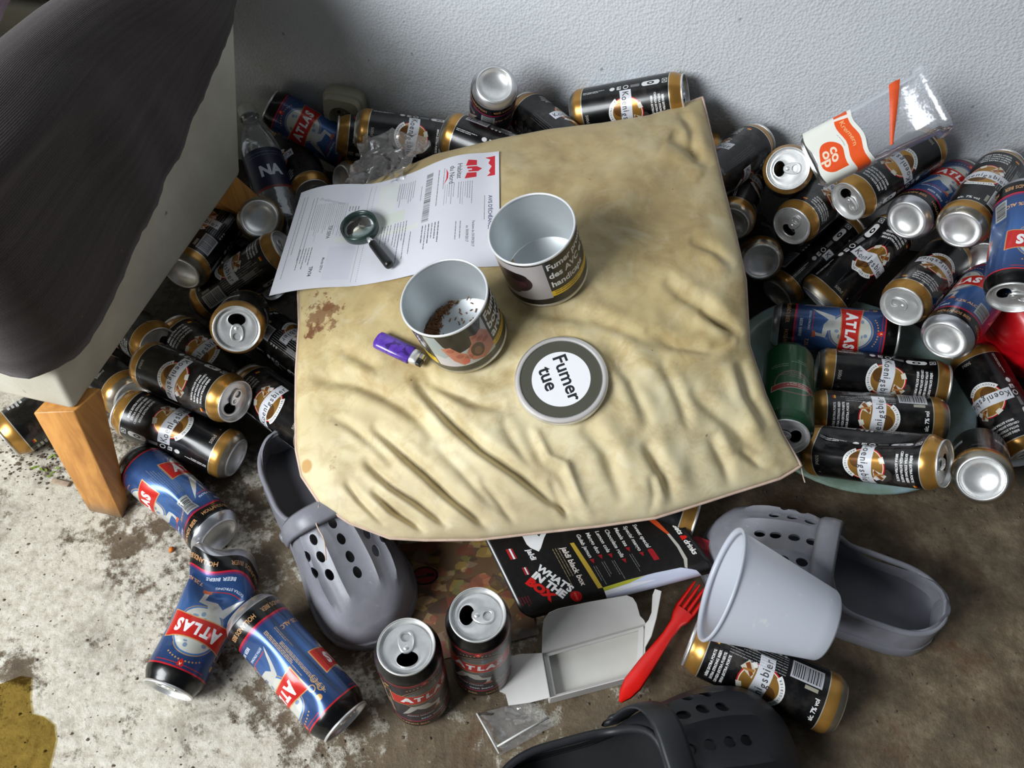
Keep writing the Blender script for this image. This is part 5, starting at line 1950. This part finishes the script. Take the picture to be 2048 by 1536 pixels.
def lighter_mat():
    m, nt, p = mat('purple_plastic')
    v = pos(nt)
    f = noise(nt, v, 120, 3)
    c = ramp(nt, f, [(.3, srgb(.31, .19, .60)), (.7, srgb(.41, .26, .70))])
    b = ramp(nt, noise(nt, v, 75, 2, .5, 1), [(.62, (0, 0, 0)), (.66, (1, 1, 1))])
    c = mixc(nt, math_n(nt, 'MULTIPLY', b, .7), c, srgb(.16, .10, .28))
    nt.links.new(c, p.inputs['Base Color'])
    p.inputs['Roughness'].default_value = .25
    p.inputs['Coat Weight'].default_value = .3
    return m
obj('body', oval_tube('body', [(0, .0080, .0045, 0), (.002, .0108, .0058, 0), (.006, .0112, .0062, 0), (L_ * .72, .0112, .0062, 0), (L_ * .74, .0096, .0057, 0)]), lighter_mat(), li)
obj('hood', oval_tube('hood', [(L_ * .74, .0090, .0052, 0), (L_ * .76, .0095, .0056, 0), (L_ * .88, .0090, .0055, 0), (L_ * .89, .0085, .0048, 0)]), M['alu'], li)
bm = bmesh.new()
box_bm(bm, (L_ * .92, -.004, .0), (L_ * .10, .008, .008), None, .0012)
obj('button', bm_mesh(bm, 'button', True, 40), M['blackplastic'], li)
wh = lathe('spark_wheel', [(.0001, -.003), (.0042, -.003), (.0042, .003), (.0001, .003)], 18, angle=40)
wo = obj('spark_wheel', wh, M['alu_dull'], li)
wo.matrix_local = Matrix.Translation((L_ * .93, .003, .001)) @ Matrix.Rotation(PI / 2, 4, 'X')

# ------------------------------------------------------------------ wall socket
sp = on_plane(695, 208, Vector((0, WY, 0)), WN)
up = Vector((0, 0, 1))
Mx = frame(sp, WN, WD) @ Matrix.Rotation(-.10, 4, 'Z')
so = thing('wall_socket', 'yellowed surface mounted power socket on the wall above the cans', 'socket', Mx)
M['socket'] = plain('yellowed_plastic', srgb(.73, .72, .62), .4, 0, .06, 30, .05)
M['socket_in'] = plain('yellowed_recess', srgb(.60, .58, .47), .5, 0, .08, 40, .04)
D_ = .032
outl = []
for k in range(40):
    a = 2 * PI * k / 40
    x, y = math.copysign(abs(math.cos(a)) ** .42, math.cos(a)) * .034, math.sin(a)
    y = .034 * y ** .42 if y > 0 else -.040 * abs(y) ** .75
    outl.append((x, y))
bm = bmesh.new()
rows = []
for s, z in ((1.0, -.002), (1.0, .018), (.985, .021), (.90, .023), (.90, .028), (.86, D_)):
    rows.append([bm.verts.new((x * s, y * s - (.002 if z > .028 else 0), z)) for x, y in outl])
for a, b in zip(rows[:-1], rows[1:]):
    for k in range(40):
        bm.faces.new((a[k], a[(k + 1) % 40], b[(k + 1) % 40], b[k]))
ci = [bm.verts.new((.0205 * math.cos(2 * PI * k / 40), -.006 + .0205 * math.sin(2 * PI * k / 40), D_)) for k in range(40)]
cz = [bm.verts.new((v.co.x * .97, -.006 + (v.co.y + .006) * .97, .016)) for v in ci]
for A, B in ((rows[-1], ci), (ci, cz)):
    for k in range(40):
        bm.faces.new((A[k], A[(k + 1) % 40], B[(k + 1) % 40], B[k]))
obj('housing', bm_mesh(bm, 'housing', True, 40), M['socket'], so)
bm = bmesh.new()
bmesh.ops.create_circle(bm, cap_ends=True, segments=36, radius=.0202)
bmesh.ops.translate(bm, verts=bm.verts, vec=(0, -.006, .0162))
obj('recess', bm_mesh(bm, 'recess', False), M['socket_in'], so)
for x in (-.0095, .0095):
    bm = bmesh.new()
    bmesh.ops.create_cone(bm, cap_ends=True, segments=16, radius1=.0030, radius2=.0030, depth=.001)
    bmesh.ops.translate(bm, verts=bm.verts, vec=(x, -.006, .0166))
    obj('contact_hole', bm_mesh(bm, 'contact_hole', False), M['blackplastic'], so)
obj('screw', lathe('screw', [(.0001, .0180), (.0022, .0178), (.0026, .0165)], 14), M['alu_dull'], so).location = (0, -.006, 0)

# ------------------------------------------------------------------ clear bottle beside the armchair
b0, b1_ = at_z(572, 458, .055), at_z(500, 238, .135)
Mx = frame(b0, b1_ - b0, CAM - b0)
bt = thing('plastic_bottle', 'clear plastic bottle with dark blue label between armchair and cans', 'bottle', Mx)
M['clear'] = film('clear_plastic', (.93, .95, .97, 1), .10, .10, .10)
Lb = (b1_ - b0).length
s = Lb / .225
obj('bottle_wall', lathe('bottle_wall', [(.0002, .004), (.018, .003), (.026, .0), (.0305, .003), (.032, .012), (.031, .030), (.0322, .036), (.031, .042), (.0322, .048), (.0316, .060), (.0316, .128), (.032, .134), (.0305, .152), (.0255, .170), (.018, .186), (.0132, .196), (.0130, .204), (.0160, .205), (.0160, .207), (.0130, .208), (.0128, .219)], 40), M['clear'], bt)
obj('cap', lathe('cap', [(.0150, .207), (.0152, .222), (.0140, .2245), (.0001, .2245)], 28, angle=40), plain('white_cap', srgb(.78, .78, .74), .4), bt)
M['btl'] = printed('bottle_print', bottle_print(), .35, .1, .05, metal_from_alpha=False)
lab = lathe('wrap_label', [(.0320, .058 + .012 * q) for q in range(7)], 40, uvh=1)
uvd = lab.uv_layers[0].data
for l in uvd:
    l.uv = (l.uv[0] + .12, (l.uv[1] - .058) / .072)
obj('wrap_label', lab, M['btl'], bt)['label'] = 'dark blue printed wrap label'

# ------------------------------------------------------------------ crumpled clear wrapper behind the letter
quad = [at_z(690, 398, .185), at_z(800, 385, .215), at_z(872, 290, .225), at_z(735, 292, .205)]
P = np.zeros((34, 34, 3))
for i in range(34):
    for j in range(34):
        a, b = i / 33, j / 33
        p = (quad[0].lerp(quad[1], a)).lerp(quad[3].lerp(quad[2], a), b)
        q = Vector((a * 6, b * 5, 1))
        p += Vector((.012 * mnoise.noise(q * .9), .012 * mnoise.noise(q * .8 + Vector((5, 0, 0))), .014 + .026 * abs(mnoise.noise(q * .7)) + .006 * mnoise.noise(q * 2.1)))
        P[i, j] = p
wr = obj('plastic_wrapper', grid_mesh('plastic_wrapper', P, smooth=False), film('crinkled_film', (.95, .95, .95, 1), .02, .22, .20, (.62, .59, .56, 1)))
tag(wr, 'crumpled clear plastic wrapper lying on cans behind the letter', 'wrapper')

# ------------------------------------------------------------------ clear tub with printed label, leaning on the wall
e0, e1 = at_z(1622, 326, .272), at_z(1850, 222, .318)
axis = (e1 - e0)
tl = axis.length
face = (CAM - (e0 + e1) / 2 + Vector((0, 0, .5))).normalized()
Mx = frame(e0, face, axis)
tub = thing('plastic_tub', 'clear plastic food tub with torn orange and white label on cans by wall', 'tub', Mx)
def rr(w, h, r, n=6):
    pts = []
    for cx, cy, a0_ in ((w - r, h - r, 0), (-w + r, h - r, 90), (-w + r, -h + r, 180), (w - r, -h + r, 270)):
        for k in range(n):
            a = math.radians(a0_ + 90 * k / (n - 1))
            pts.append((cx + r * math.cos(a), cy + r * math.sin(a)))
    return pts
rows = []
secs = [(0.0, .030, .018), (.004, .034, .021), (.05, .0355, .0225), (tl * .6, .037, .0235), (tl - .012, .0385, .0245), (tl - .010, .043, .029), (tl, .044, .030)]
P = np.array([[(x, y, z) for y, z in rr(w, h, .012)] for x, w, h in secs])
P = np.concatenate([P[:1].mean(1, keepdims=True).repeat(P.shape[1], 1), P])
obj('tub_wall', grid_mesh('tub_wall', P, closed_v=True), film('clear_tub', (.96, .965, .98, 1), .05, .2, .16, (.8, .82, .88, 1)), tub)
M['tubl'] = printed('tub_print', tub_print(), .5, .05, .04, metal_from_alpha=False)
pts_all = rr(.0365, .0236, .012)
# the label wraps the face and turns over the two long edges
strip = [p for p in pts_all if True]
band = [(-.0366, -.006)] + [(-.0366, q) for q in (.004, .011)] + [(-.0345, .018), (-.030, .0222), (-.0247, .0238)] + [(-.0247 + .0494 * q / 8, .0240) for q in range(1, 8)] + [(.0247, .0238), (.030, .0222), (.0345, .018), (.0366, .011), (.0366, .004), (.0366, -.006)]
cum = np.r_[0, np.cumsum([math.dist(band[k], band[k + 1]) for k in range(len(band) - 1)])]
xs = np.linspace(.002, .064, 10)
P = np.zeros((len(xs), len(band), 3))
for i, x in enumerate(xs):
    for j, (y, z) in enumerate(band):
        P[i, j] = (x + .002 * math.sin(j * .9), y, z + .0006 + .0012 * math.sin(i * 1.3 + j * .8) ** 2)
obj('label_paper', grid_mesh('label_paper', P, uv=lambda i, j: (i / (len(xs) - 1), cum[j] / cum[-1])), M['tubl'], tub)['label'] = 'white paper label with orange stripe and round logo'
# torn orange strip stuck across the far half
P = np.zeros((3, 14, 3))
for i in range(3):
    for j in range(14):
        t = j / 13
        w = .010 - .007 * t
        P[i, j] = (tl * .78 - .034 * t + (i - 1) * w * .7, .038 - .068 * t, .0258 + .003 * math.sin(t * 5) + .003 * (i == 1))
obj('torn_strip', grid_mesh('torn_strip', P), plain('orange_paper', srgb(.88, .33, .13), .5, 0, .1, 70, .1), tub)

# ------------------------------------------------------------------ red bag at the right edge
P = np.zeros((40, 40, 3))
bc = Vector((.640, .640, .0))
for i in range(40):
    th = PI * i / 39
    for j in range(40):
        ph = 2 * PI * j / 40
        d = Vector((math.sin(th) * math.cos(ph), math.sin(th) * math.sin(ph), math.cos(th)))
        r = 1 + .16 * mnoise.noise(d * 1.6) + .16 * abs(mnoise.noise(d * 3.1 + Vector((2, 0, 0)))) + .05 * mnoise.noise(d * 7)
        P[i, j] = (bc.x + .100 + d.x * .080 * r, bc.y + .125 + d.y * .075 * r, .085 + d.z * .082 * r)
P[..., 2] = np.maximum(P[..., 2], .001)
M['redbag'] = plain('red_plastic_bag', srgb(.84, .06, .11), .32, 0, .15, 20, .15, coat=.15)
rb = obj('plastic_bag', grid_mesh('plastic_bag', P, closed_v=True), M['redbag'])
tag(rb, 'bright red plastic bag among the cans at the right edge', 'bag')

# ------------------------------------------------------------------ carton, menu card, leaflet, fork, cup, bags
M['card'] = plain('white_card', srgb(.80, .79, .775), .6, 0, .05, 25, .04)
M['cardin'] = plain('white_card_inside', srgb(.83, .82, .79), .65, 0, .04, 25, .03)
c_tl, c_tr, c_br, c_bl = at_z(1084, 1306, .0215), at_z(1291, 1247, .0215), at_z(1287, 1346, .0215), at_z(1100, 1395, .0215)
ctr = (c_tl + c_tr + c_br + c_bl) / 4
bx = thing('carton', 'small opened white carton with raised flaps in front of the menu card', 'box', Matrix.Translation((ctr.x, ctr.y, 0)))
def cpart(name, me, m=None, label=None):
    me.transform(Matrix.Translation((-ctr.x, -ctr.y, 0)))
    o = obj(name, me, m or M['card'], bx)
    return o
def dn(p, z):
    return Vector((p.x, p.y, z))
cpart('floor_panel', slab('floor_panel', [dn(p, .0022) for p in (c_tl, c_tr, c_br, c_bl)], .0014), M['cardin'])
inn = [p.lerp(ctr_, .0) for p, ctr_ in ()]
cw = [c_tl, c_tr, c_br, c_bl]
for k in range(4):
    a, b = cw[k], cw[(k + 1) % 4]
    n_ = (b - a).cross(Vector((0, 0, 1))).normalized() * .0010
    me = slab('side_wall', [dn(a, .0022), dn(b, .0022), b, a], .0010, n_)
    cpart('side_wall', me)
# inner lip: a frame lying inside the walls
cc = sum(cw, Vector()) / 4
for k in range(4):
    a, b = cw[k], cw[(k + 1) % 4]
    ai, bi = a.lerp(cc, .13), b.lerp(cc, .13)
    cpart('inner_lip', slab('inner_lip', [dn(a.lerp(cc, .03), .0165), dn(b.lerp(cc, .03), .0165), dn(bi, .0150), dn(ai, .0150)], .0010))
# flaps: each a flat panel hinged on one edge of the tray
def hinged(name, a, b, tip, px):
    """panel through the hinge a-b and the point tip; outline given where it is seen"""
    n_ = (b - a).cross(tip - a).normalized()
    if n_.z < 0:
        n_ = -n_
    pts = [a, b] + [on_plane(x, y, a, n_) for x, y in px]
    c_ = slab(name, pts, .0009, n_)
    return cpart(name, c_)
hinged('rear_flap', c_tl, c_tr, at_z(1180, 1204, .055), [(1288, 1240), (1280, 1232), (1273, 1207), (1266, 1196), (1254, 1191), (1180, 1204), (1116, 1218), (1098, 1226), (1088, 1240), (1085, 1258)])
hinged('side_flap', c_tl, c_bl, at_z(1000, 1350, .008), [(1060, 1405), (1017, 1411), (1011, 1388), (999, 1383), (992, 1349), (1003, 1340), (1001, 1317), (1040, 1308)])
hinged('tuck_flap', c_tr, c_tr.lerp(c_br, .5), at_z(1316, 1180, .040), [(1302, 1272), (1312, 1236), (1322, 1182), (1310, 1178), (1305, 1190), (1303, 1225), (1297, 1240)])

# menu card: print runs across, long side rises to the right
A_, B_, C_, D_m = at_z(966, 1072, .050), at_z(1046, 1236, .026), at_z(1432, 1138, .048), at_z(1338, 1008, .060)
NS, NT = 26, 40
P = np.zeros((NS, NT, 3))
UVm = np.zeros((NS, NT, 2))
for i in range(NS):
    for j in range(NT):
        s, t = i / (NS - 1), j / (NT - 1)
        ss = s
        # rounded lower left corner of the lid
        if s > .9 and t < .12:
            t = t + (1 - t / .12) * .05 * ((s - .9) / .1) ** 2
        p = A_.lerp(B_, s).lerp(D_m.lerp(C_, s), t)
        bend = max(0, s - .86) / .14
        p += Vector((0, 0, .0015 * math.sin(t * 5 + s * 2) - .010 * bend ** 2))
        P[i, j] = p
        UVm[i, j] = (s, t)
M['menu'] = printed('menu_print', menu_print(), .28, .35, .05, metal_from_alpha=False)
mc = obj('menu_card', grid_mesh('menu_card', P, uv=lambda i, j: UVm[i, j]), M['menu'])
sm = mc.modifiers.new('thickness', 'SOLIDIFY')
sm.thickness = .0012
sm.offset = -1
tag(mc, 'black printed takeaway menu card partly under the front of the cushion', 'menu')

# stained leaflet flat on the floor
P = np.zeros((24, 24, 3))
q = [at_z(800, 1090, .002), at_z(845, 1330, .0015), at_z(1075, 1270, .0015), at_z(1030, 1060, .002)]
for i in range(24):
    for j in range(24):
        s, t = i / 23, j / 23
        p = q[0].lerp(q[1], s).lerp(q[3].lerp(q[2], s), t)
        P[i, j] = p + Vector((0, 0, .0012 + .0016 * mnoise.noise(Vector((s * 4, t * 4, 2)))))
lf = obj('leaflet', grid_mesh('leaflet', P, uv=lambda i, j: (j / 23, 1 - i / 23)), printed('leaflet_print', leaflet_print(), .5, .1, .5, (.12, .09, .06, 1), metal_from_alpha=False))
tag(lf, 'stained colour leaflet flat on the floor beneath the standing cans', 'leaflet')

# red card sheet under the cup
f = [at_z(1335, 1085, .036), at_z(1395, 1072, .040), at_z(1500, 1115, .050), at_z(1640, 1165, .052), at_z(1600, 1185, .046), at_z(1420, 1150, .036)]
rs = obj('paper_sheet', slab('paper_sheet', f, .0006), plain('red_paper', srgb(.60, .12, .16), .45, 0, .15, 40, .05))
tag(rs, 'red paper sheet showing from beneath the white plastic cup', 'paper')

# fork
g0, g1 = at_z(1240, 1404, .020), at_z(1410, 1160, .042)
fax = (g1 - g0)
FL = fax.length
Mx = frame(g0, Vector((0, 0, 1)), fax)
fk = thing('plastic_fork', 'red plastic fork lying between the white carton and the cup', 'fork', Mx)
M['redplastic'] = plain('red_plastic', srgb(.86, .10, .07), .28, 0, .08, 50, .03, coat=.2)
sec = [(0, .0018, 0), (.06, .0075, .0015), (.14, .0105, .0022), (.30, .0095, .0022), (.55, .0062, .0020), (.66, .0070, .0014), (.72, .0110, .0), (.78, .0128, -.0012)]
P = np.array([[(t * FL, y, z + dz_ * (1 if True else 0)) for y, z in ((-w, 0), (-w * .8, .0016), (0, .0026), (w * .8, .0016), (w, 0), (0, -.0006))] for t, w, dz_ in sec])
obj('handle', grid_mesh('handle', P, closed_v=True), M['redplastic'], fk)
for k in range(4):
    y = -.0098 + .0066 * k
    P = np.array([[(t * FL, y + a * w, z0 + b * .0015) for a, b in ((-1, 0), (0, 1), (1, 0), (0, -1))] for t, w, z0 in ((.775, .0030, -.0012), (.86, .0026, -.0020), (.95, .0022, -.0012), (1.0, .0010, .0006))])
    obj('tine', grid_mesh('tine', P, closed_v=True), M['redplastic'], fk)

# white cup lying on its side
m0, mb = at_z(1440, 1167, .124), at_z(1650, 1250, .107)
Mx = frame(mb, m0 - mb, Vector((0, 0, 1)))
hc_ = (m0 - mb).length
cu = thing('plastic_cup', 'translucent white plastic cup lying on a can beside the grey clog', 'cup', Mx)
def cup_mat():
    m, nt, p = mat('translucent_white_plastic')
    out = nt.nodes['Material Output']
    v = pos(nt)
    f = ramp(nt, noise(nt, v, 60, 4, .6), [(.64, (0, 0, 0)), (.70, (1, 1, 1))])
    c = mixc(nt, math_n(nt, 'MULTIPLY', f, .7), srgb(.86, .88, .92), srgb(.97, .97, .96))
    nt.links.new(c, p.inputs['Base Color'])
    p.inputs['Roughness'].default_value = .3
    tl_ = node(nt, 'ShaderNodeBsdfTranslucent')
    tl_.inputs[0].default_value = (.88, .90, .95, 1)
    tr = node(nt, 'ShaderNodeBsdfTransparent')
    a = node(nt, 'ShaderNodeMixShader')
    a.inputs[0].default_value = .30
    nt.links.new(p.outputs[0], a.inputs[1])
    nt.links.new(tl_.outputs[0], a.inputs[2])
    b = node(nt, 'ShaderNodeMixShader')
    b.inputs[0].default_value = .06
    nt.links.new(a.outputs[0], b.inputs[1])
    nt.links.new(tr.outputs[0], b.inputs[2])
    nt.links.new(b.outputs[0], out.inputs[0])
    return m
M['cup'] = cup_mat()
rb_, rm = .0385, .0605
obj('cup_wall', lathe('cup_wall', [(.0003, .003), (rb_ - .004, .003), (rb_ - .0015, .0), (rb_, .002)] + [(rb_ + (rm - rb_) * q / 8, .002 + (hc_ - .004) * q / 8) for q in range(1, 9)], 64), M['cup'], cu)
obj('rim', lathe('rim', [(rm - .0035, hc_ - .005), (rm + .0018, hc_ - .0035), (rm + .0030, hc_ - .0012), (rm + .0022, hc_ + .0005), (rm - .0005, hc_)], 64, closed=True), M['cup'], cu)

# grip bag flat on the floor by the black clog
P = np.zeros((22, 22, 3))
q = [at_z(953, 1428, .003), at_z(1068, 1402, .004), at_z(1108, 1452, .004), at_z(1000, 1512, .003)]
for i in range(22):
    for j in range(22):
        s, t = i / 21, j / 21
        p = q[0].lerp(q[1], s).lerp(q[3].lerp(q[2], s), t)
        P[i, j] = p + Vector((0, 0, .001 + .006 * abs(mnoise.noise(Vector((s * 3, t * 4, 6)))) + .003 * abs(mnoise.noise(Vector((s * 8, t * 8, 1))))))
gb = thing('grip_bag', 'small clear grip bag on the floor left of the black clog', 'bag', Matrix.Translation((q[0] + q[2]) / 2))
me = grid_mesh('pouch', P, smooth=True)
me.transform(Matrix.Translation(-(q[0] + q[2]) / 2))
obj('pouch', me, film('bag_film', (.95, .95, .95, 1), .12, .14, .16, (.8, .8, .8, 1)), gb)
off = (q[0] + q[2]) / 2
for k, (a, b) in enumerate((((q[3].lerp(q[0], .17)), (q[2].lerp(q[1], .28))), ((q[3].lerp(q[0], .03)), q[0].lerp(q[3], .02)))):
    me = tube_mesh('zip_strip', [a + Vector((0, 0, .006)) - off, a.lerp(b, .5) + Vector((0, 0, .008)) - off, b + Vector((0, 0, .006)) - off], .0012, 6)
    obj('zip_strip', me, plain('white_film_edge', srgb(.82, .82, .80), .3, 0, .05, 50, 0), gb)

# ------------------------------------------------------------------ spill and dirt on the floor
pud = []
for px, py in ((-60, 1365), (0, 1368), (40, 1352), (62, 1356), (60, 1400), (64, 1428), (88, 1434), (108, 1450), (112, 1480), (100, 1530), (90, 1600), (-60, 1620)):
    pud.append(at_z(px, py, .0016))
bm = bmesh.new()
bm.faces.new([bm.verts.new(p) for p in pud])
bmesh.ops.subdivide_edges(bm, edges=bm.edges, cuts=3, smooth=.6)
for v_ in bm.verts:
    v_.co.z = .0016
pm, pnt, pp = mat('yellow_liquid')
out = pnt.nodes['Material Output']
tr = node(pnt, 'ShaderNodeBsdfTransparent')
tr.inputs[0].default_value = srgb(.80, .74, .54)
gl = node(pnt, 'ShaderNodeBsdfGlossy')
gl.inputs['Roughness'].default_value = .05
fr = node(pnt, 'ShaderNodeFresnel')
fr.inputs[0].default_value = 1.33
ms = node(pnt, 'ShaderNodeMixShader')
pnt.links.new(fr.outputs[0], ms.inputs[0])
pnt.links.new(tr.outputs[0], ms.inputs[1])
pnt.links.new(gl.outputs[0], ms.inputs[2])
pnt.links.new(ms.outputs[0], out.inputs[0])
pnt.links.new(bump(pnt, noise(pnt, pos(pnt), 60, 2), .1, .001), gl.inputs['Normal'])
pu = obj('puddle', bm_mesh(bm, 'puddle', False), pm)
tag(pu, 'shallow yellow puddle on the floor at the lower left', 'puddle', kind='stuff')

def crumb(bm, p, r, flat=.6):
    res = bmesh.ops.create_icosphere(bm, subdivisions=1, radius=r)
    for v_ in res['verts']:
        k = 1 + rnd.uniform(-.35, .35)
        v_.co = Vector((p.x + v_.co.x * k, p.y + v_.co.y * k, max(.0003, p.z + v_.co.z * k * flat)))
grit_cols = [('grey', srgb(.36, .32, .27)), ('pale', srgb(.70, .66, .58)), ('dark', srgb(.16, .13, .10))]
bm = bmesh.new()
for k in range(900):
    x, y = rnd.uniform(-.75, .75), rnd.uniform(.12, .62)
    p = Vector((x, y, .0004))
    crumb(bm, p, rnd.choice((.0006, .0008, .0011, .0018)))
for k in range(150):
    p = at_z(rnd.gauss(75, 50), rnd.gauss(925, 28), .0006)
    crumb(bm, p, rnd.choice((.0009, .0013, .0022)))
gr = obj('floor_grit', bm_mesh(bm, 'floor_grit', False), plain('grit', srgb(.36, .31, .26), .85, 0, .5, 400, .2))
tag(gr, 'grit and crumbs scattered over the bare floor', 'grit', kind='stuff')
bm = bmesh.new()
for px, py in ((65, 936), (72, 933), (100, 914), (108, 911), (92, 940), (82, 938), (98, 952), (114, 936), (104, 945)):
    p = at_z(px, py, .002)
    a = rnd.uniform(0, 6.3)
    d, w = Vector((math.cos(a), math.sin(a), .25)) * .005, Vector((-math.sin(a), math.cos(a), 0)) * .0014
    bm.faces.new([bm.verts.new(x) for x in (p - d, p + w, p + d, p - w)])
ms_ = obj('moss', bm_mesh(bm, 'moss', False), plain('moss_green', srgb(.50, .62, .18), .6, 0, .3, 300, 0))
tag(ms_, 'tiny green plant scraps on the dirty floor behind the chair leg', 'moss', kind='stuff')
wc0, wc1 = at_z(105, 962, .002), at_z(139, 970, .002)
bm = bmesh.new()
dv = (wc1 - wc0)
box_bm(bm, (wc0 + wc1) / 2 + Vector((0, 0, .001)), (dv.length, .007, .003), Matrix.Rotation(math.atan2(dv.y, dv.x), 3, 'Z'), .0008)
wc = obj('wood_chip', bm_mesh(bm, 'wood_chip', True, 40), plain('bleached_wood', srgb(.66, .58, .50), .8, 0, .2, 150, .2))
tag(wc, 'small bleached wood chip on the floor left of the chair leg', 'wood chip')
bm = bmesh.new()
crumb(bm, at_z(343, 1098, .003), .0042, .8)
oc = obj('crumb', bm_mesh(bm, 'crumb'), plain('orange_crumb', srgb(.80, .45, .12), .6, 0, .3, 200, .2))
tag(oc, 'orange crumb on the bare floor below the squeezed blue can', 'crumb')
